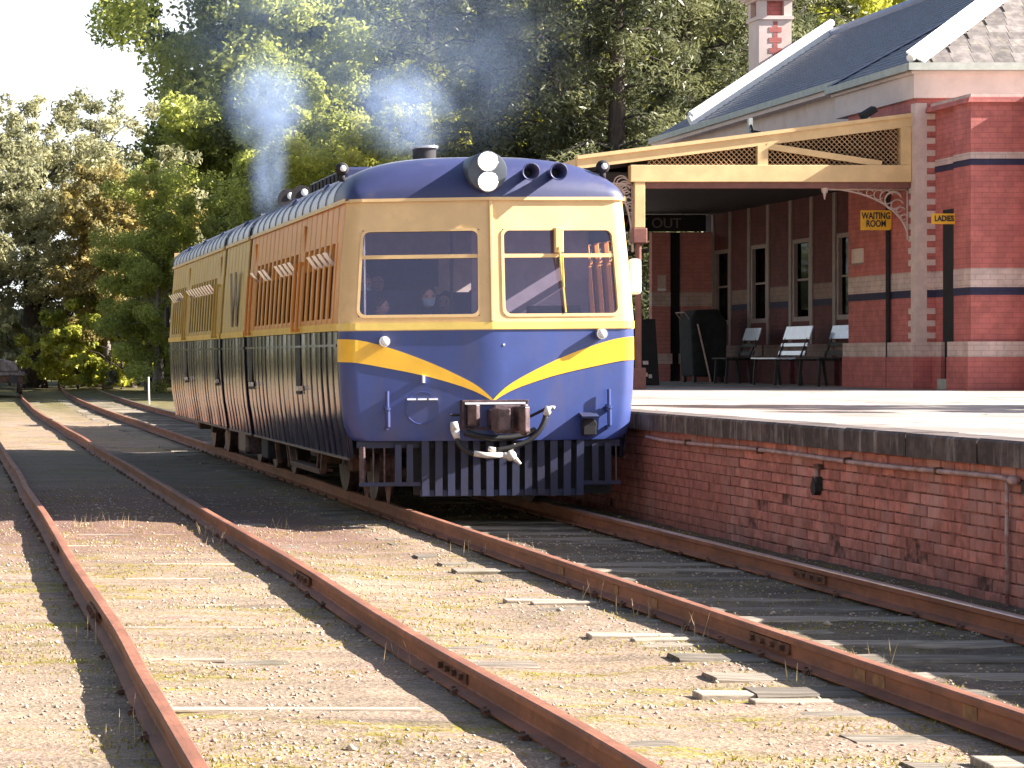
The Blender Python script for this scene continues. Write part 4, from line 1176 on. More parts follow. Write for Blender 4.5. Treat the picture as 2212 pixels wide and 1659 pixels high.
D = 0.92
st = thing('station_building', (16.6, 48, D), 'red brick station building with cream bands and a dark slate roof', 'building')
XF, XP, XA = 16.6, 15.95, 16.26
ZT = 5.72
def wall_bands(name, x0, x1, y0, y1, z1, parent=st, upper=False, plinth=True, M_red=M_red, M_cban=M_cban):
    """red core with its cream and navy courses, each a few millimetres proud"""
    w = MB().box(x0, x1, y0, y1, D, z1).build(name, M_red, parent)
    def b(nm, m, za, zb, p):
        MB().box(x0 - p, x1 + p, y0 - p, y1 + p, za, zb).build(nm, m, w)
    if z1 > 2.9:
        b('cream_band', M_cban, 2.55, 2.85, 0.004); b('navy_band', M_nav, 2.425, 2.547, 0.006)
    if upper:
        b('cream_band', M_cban, 4.575, 4.68, 0.005); b('navy_band', M_nav, 4.475, 4.572, 0.008)
    if plinth:
        b('plinth', M_red, D, 1.445, 0.085); b('plinth_band', M_cban, 1.448, 1.69, 0.075)
    return w
# recessed platform front with four windows
WY = [46.4, 48.85, 51.4, 53.85]
edges = [44.5] + [v for w in WY for v in (w - 0.5, w + 0.5)] + [55.0]
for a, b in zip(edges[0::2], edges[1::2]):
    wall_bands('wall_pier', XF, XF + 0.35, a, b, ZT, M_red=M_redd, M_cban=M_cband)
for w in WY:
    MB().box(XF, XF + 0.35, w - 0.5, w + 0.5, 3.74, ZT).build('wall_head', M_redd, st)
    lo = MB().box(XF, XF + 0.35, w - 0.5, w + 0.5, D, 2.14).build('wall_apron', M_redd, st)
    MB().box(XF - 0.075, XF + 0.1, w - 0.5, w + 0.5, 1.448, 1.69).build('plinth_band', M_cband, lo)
    f = MB()
    for a, b, c, d in ((w - 0.5, w - 0.41, 2.14, 3.74), (w + 0.41, w + 0.5, 2.14, 3.74), (w - 0.41, w + 0.41, 2.14, 2.23), (w - 0.41, w + 0.41, 3.66, 3.74)):
        f.box(XF - 0.01, XF + 0.10, a, b, c, d)
    f = f.build('window', M_wfr, st)
    MB().box(XF + 0.06, XF + 0.066, w - 0.41, w + 0.41, 2.23, 3.66).build('pane', M_win, f)
    MB().box(XF + 0.045, XF + 0.085, w - 0.41, w + 0.41, 2.93, 2.97).build('meeting_rail', M_wfr, f)
    for s in (-1, 1):
        MB().box(XF - 0.03, XF + 0.1, w + s * 0.60 - 0.075, w + s * 0.60 + 0.075, 1.70, 4.6).build('architrave', M_wfr, f)
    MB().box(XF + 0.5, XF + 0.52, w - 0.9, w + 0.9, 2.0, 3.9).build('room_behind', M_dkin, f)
# projecting pavilion and the rest of the body
wall_bands('pavilion_wall', XP, 22.3, 41.4, 44.5, ZT)
MB().box(XF + 0.6, 22.3, 44.5, 55.0, D, ZT).build('rear_wall', M_red, st)
q = MB().box(XP - 0.009, XP + 0.175, 41.391, 41.6, 1.69, 5.62).build('corner_quoin', M_quoin, st)
qb = MB().box(XP - 0.014, XP + 0.33, 41.386, 41.70, -0.048, 0.048).mesh('quoin_block', M_quoin)
z = 1.80
while z < 5.6:
    if not 2.40 < z < 2.86 and not 4.46 < z < 4.58:
        o = put('quoin_block', qb, q, True); o.location = (0, 0, z)
    z += 0.2
# quoins on the far corner of the front
qc = MB().box(XF - 0.009, XF + 0.1, 54.6, 55.005, 1.69, 5.6).build('corner_quoin', M_nav, st)
# annex with its doorway
wall_bands('annex_pier', XA - 0.10, 17.05, 39.7, 40.38, 5.46, upper=True)
wall_bands('annex_wall', XA, XA + 0.5, 41.02, 41.38, 5.46, upper=True)
wall_bands('annex_lintel', XA, XA + 0.5, 40.38, 41.02, 5.46, upper=True, plinth=False)
st_l = kids(st)[-1]
MB().box(XA - 0.02, XA + 0.52, 40.383, 41.017, D + 0.18, 3.84).build('doorway', M_dkin, st)
MB().box(XA - 0.12, XA + 0.3, 40.40, 41.0, D, D + 0.17).build('door_step', M_gutt, st)
MB().box(XA + 0.52, 17.0, 40.4, 41.38, D, 5.46).build('annex_core', M_red, st)
wall_bands('annex_shade_wing', 17.05, 23.0, 39.15, 41.38, 5.50, upper=True)  # mostly unseen block, set forward to keep the annex face shaded
for x0, x1, y0 in ((XA - 0.17, 17.0, 39.63), (17.0, 23.1, 39.08)):
    cp_ = MB().prism([(x0, 5.46), (x1, 5.46), (x1, 5.54), (x0 + 0.02, 5.54)], 'y', y0, 41.38).build('parapet_cap', M_red, st)
    MB().box(x0 + 0.06, x1, y0 + 0.05, 41.3, 5.543, 5.60).build('cap_flashing', M_cban, cp_)
# frieze, gutters and roof
mb = MB(); mb.box(XP - 0.06, 22.4, 41.33, 45.0, 5.70, 6.14); mb.build('frieze', M_friez, st)
mb = MB(); mb.box(16.28, XF + 0.7, 45.002, 56.6, 5.70, 6.22); mb.build('frieze', M_friez, st)
mb = MB(); mb.box(XP - 0.12, 22.4, 41.27, 45.05, 6.09, 6.14); mb.build('cornice_bead', M_friez, st)
def gutter(pts, name='gutter'):
    mb = MB()
    for a, b in zip(pts, pts[1:]): mb.bar(a, b, 0.13, 0.12)
    mb.build(name, M_gutt, st)
gutter([(15.80, 45.1, 6.20), (15.80, 41.20, 6.20)]); gutter([(15.74, 41.22, 6.20), (22.5, 41.22, 6.20)]); gutter([(16.05, 57.3, 6.36), (16.05, 45.05, 6.36)])
mb = MB(); mb.box(15.80, 22.5, 41.25, 45.05, 6.14, 6.20); mb.box(16.05, 22, 45.05, 57.3, 6.22, 6.30); mb.build('eaves_soffit', M_friez, st)
def slope_x(x): return 6.25 + 0.62 * (x - 15.8)
RX = 19.53; RZ = slope_x(RX)
poly = [(15.8, 41.25), (15.8, 45.1), (16.05, 45.1), (16.05, 57.4), (RX, 55.4), (RX, 44.08)]
mb = MB(); n = len(poly)
mb.add([(x, y, slope_x(x)) for x, y in poly] + [(x, y, slope_x(x) - 0.06) for x, y in poly], [tuple(range(n)), tuple(range(2 * n - 1, n - 1, -1))] + [(i, (i + 1) % n, n + (i + 1) % n, n + i) for i in range(n)])
rs = mb.build('roof_slope', M_slate, st)
rows_ = MB()                                       # slate courses as fine steps on the shaded slope
for k in range(1, 26):
    x = 15.8 + 0.145 * k
    ya = 41.25 + (x - 15.8) * 0.76; yb = 57.4 - max(0, (x - 16.05)) * 0.57 if x > 16.05 else 45.1
    rows_.bar((x, ya + 0.1, slope_x(x) + 0.004), (x, yb - 0.1, slope_x(x) + 0.004), 0.03, 0.014)
o = rows_.build('slate_course', M_slate, rs); o['kind'] = 'stuff'
mb = MB(); a = [(RX, 44.08, RZ), (RX, 55.4, RZ), (23.2, 57.4, 6.25), (23.2, 41.25, 6.25)]
mb.add(a + [(x, y, z - 0.06) for x, y, z in a], [(0, 1, 2, 3), (7, 6, 5, 4)] + [(i, (i + 1) % 4, 4 + (i + 1) % 4, 4 + i) for i in range(4)]); mb.build('roof_slope', M_slate, st)
mb = MB(); a = [(16.05, 57.4, 6.40), (RX, 55.4, RZ), (23.2, 57.4, 6.3)]
mb.add(a + [(x, y, z - 0.06) for x, y, z in a], [(0, 1, 2), (5, 4, 3), (0, 1, 4, 3), (1, 2, 5, 4), (2, 0, 3, 5)]); mb.build('roof_slope', M_slate, st)
# sunlit hip slope with single slates
hk = (RZ - 6.25) / (44.08 - 41.25)
mb = MB(); a = [(15.8, 41.25, 6.25), (RX, 44.08, RZ), (23.2, 41.25, 6.25)]
mb.add(a + [(x, y, z - 0.06) for x, y, z in a], [(0, 1, 2), (5, 4, 3), (0, 1, 4, 3), (1, 2, 5, 4), (2, 0, 3, 5)]); hs_ = mb.build('roof_slope', M_slatel, st)
L_ = math.hypot(1, hk); ang = math.atan(hk)
sl = MB().obox((0, 0, 0), (0.33, 0.30, 0.014)).mesh('slate', M_slatel)
row = 0
while row < 15:
    yy = 41.25 + 0.10 + row * 0.165
    x0 = 15.8 + (yy - 41.25) / 0.76 + 0.36
    k = 0
    while k < 22:
        x = x0 + k * 0.338 - (0.17 if row % 2 else 0) + 0.05; k += 1
        if x < x0 - 0.1 or x > 19.2: continue
        o = put('slate', sl, hs_, True); o.location = (x, yy, 6.25 + (yy - 41.25) * hk + 0.018 + rnd.uniform(-0.002, 0.003)); o.rotation_euler = (ang + 0.035, 0, rnd.uniform(-0.01, 0.01))
        o.scale = (1, 1, 1)
    row += 1
hv = Vector((RX - 15.8, 44.08 - 41.25, RZ - 6.25))
mb = MB(); mb.bar(Vector((15.88, 41.26, 6.355)), Vector((15.88, 41.26, 6.355)) + hv, 0.34, 0.03, (0.12, -0.7, 0.75)); mb.tube([Vector((15.80, 41.26, 6.34)), Vector((15.80, 41.26, 6.34)) + hv], 0.07, 8)
mb.build('hip_capping', M_white, st)
mb = MB(); mb.bar((15.8, 45.1, 6.28), (18.0, 43.55, slope_x(18.0) + 0.03), 0.10, 0.03); mb.build('valley_flashing', M_capb, st)
mb = MB(); mb.tube([(RX, 44.0, RZ + 0.03), (RX, 55.4, RZ + 0.03)], 0.10, 8); mb.build('ridge_capping', M_capb, st)
pa, pb = Vector((16.03, 54.2, slope_x(16.03) + 0.10)), Vector((RX, 55.5, RZ + 0.10))
mb = MB(); mb.bar(pa, pb, 0.12, 0.30); mb.tube([pa + Vector((0, 0, 0.16)), pb + Vector((0, 0, 0.16))], 0.085, 8); mb.build('gable_capping', M_white, st)
# chimney
cx, cy = 18.31, 55.95
ch = MB().box(cx - 0.36, cx + 0.36, cy - 0.36, cy + 0.36, 6.4, 8.92).build('chimney', M_friez, st)
MB().box(cx - 0.40, cx + 0.40, cy - 0.40, cy + 0.40, 8.90, 8.98).build('chimney_band', M_friez, ch)
for a, b in ((-1, -1), (1, -1), (1, 1), (-1, 1)): MB().box(cx + a * 0.28 - 0.09, cx + a * 0.28 + 0.09, cy + b * 0.28 - 0.09, cy + b * 0.28 + 0.09, 8.98, 9.32).build('chimney_pilaster', M_friez, ch)
MB().box(cx - 0.26, cx + 0.26, cy - 0.26, cy + 0.26, 8.98, 9.32).build('chimney_neck', M_red, ch)
mb = MB()
for k, (w, z0_, z1_) in enumerate(((0.42, 9.32, 9.38), (0.50, 9.38, 9.45), (0.58, 9.45, 9.53), (0.62, 9.53, 9.75))): mb.box(cx - w, cx + w, cy - w, cy + w, z0_ + 0.001, z1_)
mb.build('chimney_cornice', M_friez, ch)
mb = MB(); mb.box(cx - 0.05, cx + 0.05, cy - 0.365, cy - 0.3, 7.0, 8.86); mb.build('red_inlay', M_red, ch)
for k in range(8): MB().box(cx - 0.14, cx + 0.14, cy - 0.368, cy - 0.3, 8.62 - k * 0.23, 8.73 - k * 0.23).build('red_inlay', M_red, ch)
# downpipe, roof flood light, wire bracket
MB().tube([(XP - 0.05, 42.5, D), (XP - 0.05, 42.5, 4.9)], 0.04, 8).build('downpipe', M_dkin, st)
mb = MB(); mb.box(15.9, 15.98, 41.65, 44.5, 5.30, 5.36); mb.build('flashing', M_capb, st)

# veranda
VY = 41.62
def vz(x): return 4.66 + (5.36 - 4.66) * (x - 10.5) / (16.0 - 10.5)
mb = MB(); a = [(10.45, VY, vz(10.45)), (16.7, VY, vz(16.7)), (16.7, 56.5, vz(16.7)), (10.45, 56.5, vz(10.45))]
mb.add([(x, y, z + 0.03) for x, y, z in a] + [(x, y, z - 0.02) for x, y, z in a], [(0, 1, 2, 3), (7, 6, 5, 4)] + [(i, (i + 1) % 4, 4 + (i + 1) % 4, 4 + i) for i in range(4)])
ve = mb.build('veranda_roof', M_tin, st)
mb = MB()
for k in range(19): y = VY + 0.4 + k * 0.78; mb.bar((10.6, y, vz(10.6) - 0.09), (15.9 if y < 44.5 else 16.55, y, vz(16.2) - 0.09), 0.06, 0.12)
o = mb.build('veranda_rafter', M_soff, ve)
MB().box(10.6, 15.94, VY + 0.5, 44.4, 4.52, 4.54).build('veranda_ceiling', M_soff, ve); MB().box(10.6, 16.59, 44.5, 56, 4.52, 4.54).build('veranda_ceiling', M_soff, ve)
mb = MB(); mb.bar((10.42, VY - 0.02, vz(10.42) + 0.0), (16.02, VY - 0.02, vz(16.02) + 0.0), 0.06, 0.20); mb.build('barge_board', M_ver, ve)
mb = MB(); mb.bar((10.42, VY - 0.055, vz(10.42) + 0.09), (16.02, VY - 0.055, vz(16.02) + 0.09), 0.07, 0.06); mb.build('barge_capping', M_ver, ve)
MB().box(10.40, 10.46, VY, 56.5, 4.48, 4.72).build('fascia', M_ver, ve)
MB().box(11.30, 15.93, VY - 0.08, VY + 0.10, 4.335, 4.615).build('end_beam', M_ver, ve, bevel=0.008)
MB().box(11.55, 15.93, VY - 0.02, VY + 0.16, 4.235, 4.334).build('lower_beam', M_brown2, ve)
MB().box(13.40, 13.57, VY - 0.06, VY + 0.06, 4.616, vz(13.48) - 0.10).build('king_post', M_ver, ve)
MB().box(15.76, 15.93, VY - 0.06, VY + 0.06, 4.616, vz(15.85) - 0.10).build('wall_post', M_ver, ve)
mb = MB(); mb.bar((13.55, VY - 0.03, 4.93), (15.45, VY - 0.03, 4.635), 0.05, 0.10); mb.build('brace', M_ver, ve)
lat = MB()
for d in (-1, 1):
    k = -8
    while k < 70:
        x0 = 11.5 + k * 0.085; k += 1
        pts = []
        for i in range(0, 41):                     # clip each strip against beam, barge and posts
            h = 4.62 + i * 0.02; x = x0 + d * (h - 4.62)
            if 11.6 < x < 15.76 and h < vz(x) - 0.09: pts.append((x, h))
        if len(pts) > 1: lat.bar((pts[0][0], VY + 0.02 + d * 0.006, pts[0][1]), (pts[-1][0], VY + 0.02 + d * 0.006, pts[-1][1]), 0.010, 0.018, (0, 1, 0))
o = lat.build('lattice', M_latt, ve); o['kind'] = 'stuff'
MB().box(11.5, 15.8, VY + 0.10, VY + 0.12, 4.6, 4.62).build('lattice_sill', M_soff, ve)
def post(y):
    p = MB().box(11.38, 11.54, y - 0.08, y + 0.08, 3.60, 4.335).build('veranda_post', M_ver, ve)
def post_full(y):
    p = MB(); p.cyl((11.45, y, D), (11.45, y, 3.32), 0.055, 0.050, 14)
    p.box(11.35, 11.55, y - 0.10, y + 0.10, D, D + 0.35)
    p = p.build('veranda_post', M_brown2, st, bevel=0.006)
    MB().box(11.37, 11.54, y - 0.085, y + 0.085, 3.58, 4.333).build('post_head', M_ver, p, bevel=0.008)
    MB().box(11.33, 11.57, y - 0.12, y + 0.12, 3.32, 3.575).build('post_capital', M_brown2, p, bevel=0.02)
    return p
for y in (VY + 0.02, 46.5, 51.4, 56.2): post_full(y)
def lace(x0, z0, sx_, y, w, h):
    """cast iron bracket: curved outer bar with scrolls between it and the beam"""
    mb = MB()
    n = 24
    pts = []
    for i in range(n + 1):
        t = i / n * math.pi / 2
        pts.append((x0 + sx_ * w * (1 - math.sin(t)) , y, z0 - h * (1 - math.cos(t))))
    mb.tube(pts, 0.016, 6)
    mb.bar((x0, y, z0 - 0.015), (x0 + sx_ * w, y, z0 - 0.015), 0.02, 0.03); mb.bar((x0 + sx_ * 0.012, y, z0), (x0 + sx_ * 0.012, y, z0 - h), 0.02, 0.024)
    for i in range(1, n, 2):
        px, _, pz = pts[i]
        r = min(abs(px - x0), z0 - pz) * 0.42
        for (cx_, cz_, rr_) in ((px, (pz + z0) / 2, (z0 - pz) * 0.38), ((px + x0) / 2, pz, abs(px - x0) * 0.30)):
            if 0.02 < rr_ < 0.16:
                mb.tube([(cx_ + rr_ * math.cos(t), y, cz_ + rr_ * math.sin(t)) for t in np.linspace(0.4, 5.6, 14)], 0.011, 5)
    mb.build('lace_bracket', M_iron2, ve, smooth=True)
lace(15.92, 4.235, -1, VY + 0.05, 1.42, 0.85)
lace(11.36, 4.33, -1, VY + 0.02, 0.42, 1.15)
mb = MB(); mb.cyl((14.53, VY + 0.02, 4.24), (14.53, VY + 0.02, 4.16), 0.06, 0.045, 10); mb.cyl((14.53, VY + 0.02, 4.16), (14.53, VY + 0.02, 4.05), 0.03, 0.008, 10); mb.build('pendant', M_iron2, ve)

# end screen with the way out
sc_ = thing('screen_wall', (15.8, 54.6, D), 'pink rendered screen wall with a dark doorway at the end of the veranda', 'wall')
for x0, x1 in ((15.28, 15.68), (15.92, 16.58)):
    w = MB().box(x0, x1, 54.5, 54.7, D, 4.15).build('wall_pier', M_pinkw, sc_)
    MB().box(x0 - 0.004, x1 + 0.004, 54.495, 54.705, 2.55, 2.85).build('cream_band', M_cban, w)
    MB().box(x0 - 0.03, x1 + 0.03, 54.46, 54.74, 1.30, 1.52).build('plinth_band', M_cban, w)
MB().box(15.68, 15.92, 54.62, 54.66, D, 4.15).build('gate', M_dkin, sc_)
nb = thing('notice', (15.5, 54.49, 3.0), 'small pale notice on the pink wall pier beside the way out', 'notice')
MB().box(15.40, 15.58, 54.478, 54.494, 2.93, 3.22).build('paper', M_quoin, nb); MB().box(15.40, 15.58, 54.470, 54.494, 2.88, 2.93).build('paper_tray', M_white, nb)

# signs
M_syel = mk('sign_yellow', (0.68, 0.36, 0.02), 0.5, var=0.06, scale=8)
M_sblk = mk('sign_black', (0.02, 0.018, 0.02), 0.5, var=0.2)
M_slet = mk('dim_sign_letter', (0.16, 0.13, 0.13), 0.7, var=0.1)
s1 = thing('waiting_room_sign', (15.7, 42.45, 3.75), 'yellow WAITING ROOM sign projecting from the shaded wall under the veranda', 'sign')
MB().prism([(15.42, 3.585), (15.915, 3.585), (15.94, 3.62), (15.94, 3.885), (15.915, 3.92), (15.42, 3.92)], 'y', 42.44, 42.47).build('sign_plate', M_syel, s1, bevel=0.004)
text('WAITING\nROOM', 0.155, M_sblk, s1, (15.675, 42.433, 3.755), (R(90), 0, 0), width=0.72)
s2 = thing('ladies_sign', (16.0, 40.36, 3.66), 'yellow arrow shaped LADIES sign beside the doorway of the annex', 'sign')
MB().prism([(15.79, 3.575), (16.20, 3.575), (16.265, 3.66), (16.20, 3.745), (15.79, 3.745)], 'y', 40.33, 40.36).build('sign_plate', M_syel, s2, bevel=0.004)
text('LADIES', 0.125, M_sblk, s2, (15.985, 40.323, 3.66), (R(90), 0, 0), width=0.80)
MB().box(16.19, 16.25, 40.365, 40.43, 3.5, 3.9).build('sign_bracket', M_dkin, s2)
s3 = thing('way_out_sign', (15.0, 54.0, 4.3), 'dark hanging WAY OUT sign in the shade below the veranda ceiling', 'sign')
MB().box(14.30, 16.3, 54.0, 54.03, 4.14, 4.50).build('sign_plate', M_dkin, s3)
text('WAY OUT', 0.30, M_slet, s3, (15.06, 53.994, 4.31), (R(90), 0, 0))
for x in (14.5, 15.8): MB().cyl((x, 54.015, 4.5), (x, 54.015, 4.6), 0.012, n=6).build('hanger', M_dkin, s3)
s4 = thing('notice', (15.94, 44.0, 3.2), 'pale square notice on the shaded wall left of the downpipe below the WAITING ROOM sign', 'notice')
MB().box(15.925, 15.948, 43.75, 44.28, 3.09, 3.34).build('paper', M_friez, s4); MB().box(15.918, 15.928, 43.72, 44.31, 3.06, 3.085).build('paper_edge', M_wfr, s4)
fl = thing('flood_light', (15.2, VY + 0.1, 5.4), 'black flood light on a white stem above the veranda edge', 'lamp')
MB().cyl((15.27, VY + 0.06, vz(15.27) + 0.05), (15.27, VY + 0.06, vz(15.27) + 0.17), 0.04, 0.025, 10).build('stem', M_white, fl)
MB().obox((15.26, VY + 0.05, vz(15.27) + 0.22), (0.26, 0.16, 0.10), (0.2, -0.55, 0)).build('lamp_head', M_dkin, fl, bevel=0.01)
wb = thing('wire_bracket', (13.75, 42.6, 5.4), 'grey insulator bracket with wire arms on the veranda roof', 'bracket')
mb = MB(); mb.bar((14.05, 44.0, vz(14.05)), (14.05, 44.0, 5.62), 0.09, 0.07); mb.build('upright', M_gutt, wb)
mb = MB(); mb.tube([(14.05, 43.95, 5.40), (14.2, 43.9, 5.36), (14.28, 43.9, 5.30)], 0.018, 6); mb.tube([(14.05, 43.95, 5.5), (14.10, 43.9, 5.30), (14.12, 43.9, 5.2)], 0.02, 6); mb.build('wire_arm', M_dkin, wb)

# benches along the front (one built, two copied)
M_slatw = mk('glossy_white_slat', (0.62, 0.68, 0.80), 0.22, var=0.06, coat=0.5)
M_slatb = mk('glossy_blue_slat', (0.30, 0.40, 0.62), 0.22, var=0.1, coat=0.5)
def bench(loc, label, ln, m_top, m):
    b = thing('platform_bench', loc, label, 'bench', 'benches under the veranda')
    def rec(h): return 0.10 + (h - 0.5) * 0.32
    for i, (h, t) in enumerate(((0.98, 0.26), (0.755, 0.07), (0.60, 0.09))):
        MB().obox((rec(h), 0, h), (0.022, ln, t), (0, 0.30, 0)).build('back_slat', m_top if i == 0 else m, b, local=True, bevel=0.006)
    for i in range(4):
        MB().obox((-0.36 + i * 0.12, 0, 0.50), (0.095, ln, 0.03)).build('seat_slat', m, b, local=True, bevel=0.006)
    for s in (-1, 1):
        mb = MB(); y = s * (ln / 2 - 0.12)
        mb.bar((-0.38, y, 0), (-0.34, y, 0.48), 0.04, 0.05); mb.bar((0.12, y, 0), (0.05, y, 0.48), 0.04, 0.05); mb.bar((-0.40, y, 0.475), (0.12, y, 0.475), 0.04, 0.03); mb.bar((0.06, y, 0.45), (rec(1.1) + 0.02, y, 1.10), 0.04, 0.03)
        mb.build('bench_frame', M_black, b, local=True)
    return b
bench((15.85, 50.3, D), 'bench with a pale blue backrest beside the dark covered trolley', 0.95, M_slatw, M_black)
bench((15.72, 47.2, D), 'white slatted bench between the two blue backed benches', 1.45, M_slatw, M_slatw)
bench((15.95, 45.45, D), 'bench with a mid blue backrest half hidden by the pavilion corner', 1.25, M_slatb, M_black)
tr = thing('covered_trolley', (15.75, 52.4, D), 'tall dark covered trolley standing under the windows by the way out', 'trolley')
M_tarp = mk('dark_green_cover', (0.012, 0.014, 0.015), 0.9, var=0.3, scale=5, bump=0.6, bscale=5)
mb = MB(); mb.prism([(-0.33, 0.12), (0.35, 0.12), (0.38, 1.25), (0.20, 1.52), (-0.28, 1.50), (-0.38, 1.30)], 'y', -0.45, 0.45); mb.build('cover', M_tarp, tr, local=True, bevel=0.05)
for s in (-1, 1):
    for y in (-0.35, 0.35): MB().cyl((s * 0.28 - 0.03, y, 0.07), (s * 0.28 + 0.03, y, 0.07), 0.07, n=12).build('wheel', M_black, tr, local=True)
MB().tube([(-0.36, -0.3, 1.30), (-0.47, -0.3, 1.45), (-0.47, 0.3, 1.45), (-0.36, 0.3, 1.30)], 0.018, 6).build('push_handle', M_wfr, tr, local=True)
lp = thing('leaning_pole', (15.3, 51.6, D), 'thin pale pole leaning against the dark covered trolley', 'pole')
MB().cyl((15.74, 51.80, D), (15.50, 51.93, D + 1.22), 0.018, n=8).build('pole_shaft', M_cban, lp); MB().cyl((15.735, 51.80, D), (15.745, 51.797, D - 0.0), 0.02).build('pole_foot', M_black, lp) if False else None
MB().sphere((15.50, 51.93, D + 1.22), 0.024).build('pole_tip', M_black, lp)
ab = thing('display_board', (13.0, 46.5, D), 'dark folding display board with white scraps standing behind the veranda post', 'display board')
for s in (-1, 1):
    MB().obox((13.02, 47.0 + s * 0.17, D + 0.62), (0.42, 0.03, 1.26), (s * 0.22, 0, 0)).build('board_panel', M_dkin, ab, bevel=0.01)
for x, z, w in ((12.98, 0.42, 0.10), (12.94, 0.20, 0.14), (13.06, 0.17, 0.06)): MB().obox((x, 46.74 - (0.62 - z) * 0.12, D + z), (w, 0.012, 0.07), (-0.22, 0, 0)).build('white_scrap', M_friez, ab)
# ------------------------------------------------------------------ passengers (seated behind the windscreen)
M_skin = [mk('skin', c, 0.5, var=0.05) for c in ((0.52, 0.32, 0.24), (0.58, 0.37, 0.28), (0.45, 0.28, 0.21))]
M_hair = [mk('hair', c, 0.45, var=0.3, scale=30, stretch=(6, 6, 1)) for c in ((0.035, 0.02, 0.014), (0.06, 0.035, 0.02), (0.02, 0.015, 0.015), (0.25, 0.22, 0.2))]
M_mask = mk('blue_face_mask', (0.42, 0.62, 0.74), 0.7, var=0.05)
def person(loc, rz, label, skin, hair, cloth, mask=False, long=False, sc=1.0, hand_up=False):
    """seated figure facing -y, origin at the seat point on the floor"""
    p = thing('person', loc, label, 'person', None, rz)
    p.scale = (sc, sc, sc)
    J = [((0, 0.05, 0.50), .135), ((0, 0.06, 0.68), .125), ((0, 0.06, 0.86), .135), ((0, 0.05, 0.98), .105), ((0, 0.03, 1.05), .052), ((0, 0.02, 1.11), .050),
         ((-.17, .05, .97), .062), ((-.22, .03, .74), .046), ((-.16, -.20, .66), .036), ((.17, .05, .97), .062), ((.22, .03, .74), .046), ((.16, -.20, .66), .036),
         ((-.10, .0, .48), .09), ((-.12, -.42, .50), .065), ((-.12, -.44, .08), .042), ((-.12, -.58, .05), .035), ((.10, .0, .48), .09), ((.12, -.42, .50), .065), ((.12, -.44, .08), .042), ((.12, -.58, .05), .035)]
    if hand_up: J[8] = ((-.03, -.12, 0.93), .034)
    E = [(0, 1), (1, 2), (2, 3), (3, 4), (4, 5), (3, 6), (6, 7), (7, 8), (3, 9), (9, 10), (10, 11), (0, 12), (12, 13), (13, 14), (14, 15), (0, 16), (16, 17), (17, 18), (18, 19)]
    me = bpy.data.meshes.new('body'); me.from_pydata([j[0] for j in J], E, []); me.materials.append(cloth)
    o = put('body', me, p, True)
    sk = o.modifiers.new('skin', 'SKIN')
    for i, (_, r) in enumerate(J): me.skin_vertices[0].data[i].radius = (r, r)
    me.skin_vertices[0].data[0].use_root = True
    sb = o.modifiers.new('smooth', 'SUBSURF'); sb.levels = 1; sb.render_levels = 2
    # head with brow, nose, chin and ears
    mb = MB(); mb.sphere((0, 0, 1.235), 0.10, (0.78, 0.98, 1.18), 24, 18)
    V = []
    for x, y, z in mb.v:
        h = (z - 1.235) / 0.118
        if y < 0 and h < 0: x *= 1 + 0.28 * h * (-y / 0.1); 
        if y < -0.02: y -= 0.016 * math.exp(-((x / 0.016) ** 2 + ((z - 1.215) / 0.022) ** 2)); y += 0.010 * math.exp(-(((abs(x) - 0.033) / 0.016) ** 2 + ((z - 1.245) / 0.014) ** 2)); y -= 0.008 * math.exp(-((x / 0.025) ** 2 + ((z - 1.175) / 0.010) ** 2))
        V.append((x, y, z))
    mb.v = V
    for s in (-1, 1): mb.sphere((s * 0.078, 0.012, 1.225), 0.026, (0.4, 0.7, 1.1), 8, 6)
    hd = mb.build('head', skin, p, True, True)
    for s in (-1, 1): MB().sphere((s * 0.033, -0.083, 1.245), 0.012, (1.2, 0.7, 0.7), 8, 6).build('eye', M_black, hd, True, True)
    MB().sphere((0, -0.093, 1.175), 0.02, (1.2, 0.35, 0.3), 8, 6).build('mouth', M_brown, hd, True, True)
    mb = MB(); nu, nv = 24, 10; rows = []
    for j in range(nv + 1):
        row = []
        for i in range(nu + 1):
            t = 2 * math.pi * i / nu; fr = max(0, -math.sin(t))
            lim = math.pi * (0.62 if not long else 0.85) * (1 - fr) + math.pi * 0.30 * fr
            ph = lim * j / nv
            k = 1.09 + 0.03 * math.sin(9 * t) * 0.4
            row.append((0.10 * 0.80 * k * math.sin(ph) * math.cos(t) * (1.12 if long else 1), 0.012 + 0.10 * 1.0 * k * math.sin(ph) * math.sin(t), 1.238 + 0.10 * 1.2 * k * math.cos(ph) - (0.12 * (ph / math.pi) ** 3 if long and fr < 0.3 else 0)))
        rows.append(row)
    mb.grid(rows); mb.build('hair', hair, p, True, True)
    if mask:
        mb = MB(); rows = []
        for j in range(6):
            z = 1.222 - 0.082 * j / 5
            w = 0.070 - 0.018 * (j / 5) ** 2
            rows.append([(w * math.sin(a), -0.03 - (0.078 + 0.022 * math.sin(math.pi * min(1, j / 4))) * math.cos(a) + 0.012, z) for a in np.linspace(-1.45, 1.45, 13)])
        mb.grid(rows); mk_ = mb.build('face_mask', M_mask, p, True, True, solid=0.003)
    for s, q in ((-1, J[8][0]), (1, J[11][0])):
        mb = MB(); q = Vector(q)
        d = Vector((0, -1, 0)) if not (hand_up and s < 0) else Vector((0.1, -0.35, 0.95)).normalized()
        mb.sphere(q + d * 0.045, 0.038, (0.95, 1.15, 0.6) if d.y < -0.9 else (0.95, 0.6, 1.15), 10, 8)
        a = Vector((1, 0, 0))
        for f in range(4):
            b = q + d * 0.075 + a * (-0.028 + 0.019 * f)
            l = (0.055, 0.066, 0.062, 0.048)[f]
            mb.tube([b, b + d * l * 0.5, b + d * l * 0.85 + Vector((0, 0, -0.02))], [0.0095, 0.009, 0.0075], 6)
        b = q + d * 0.03 - a * 0.034 * s
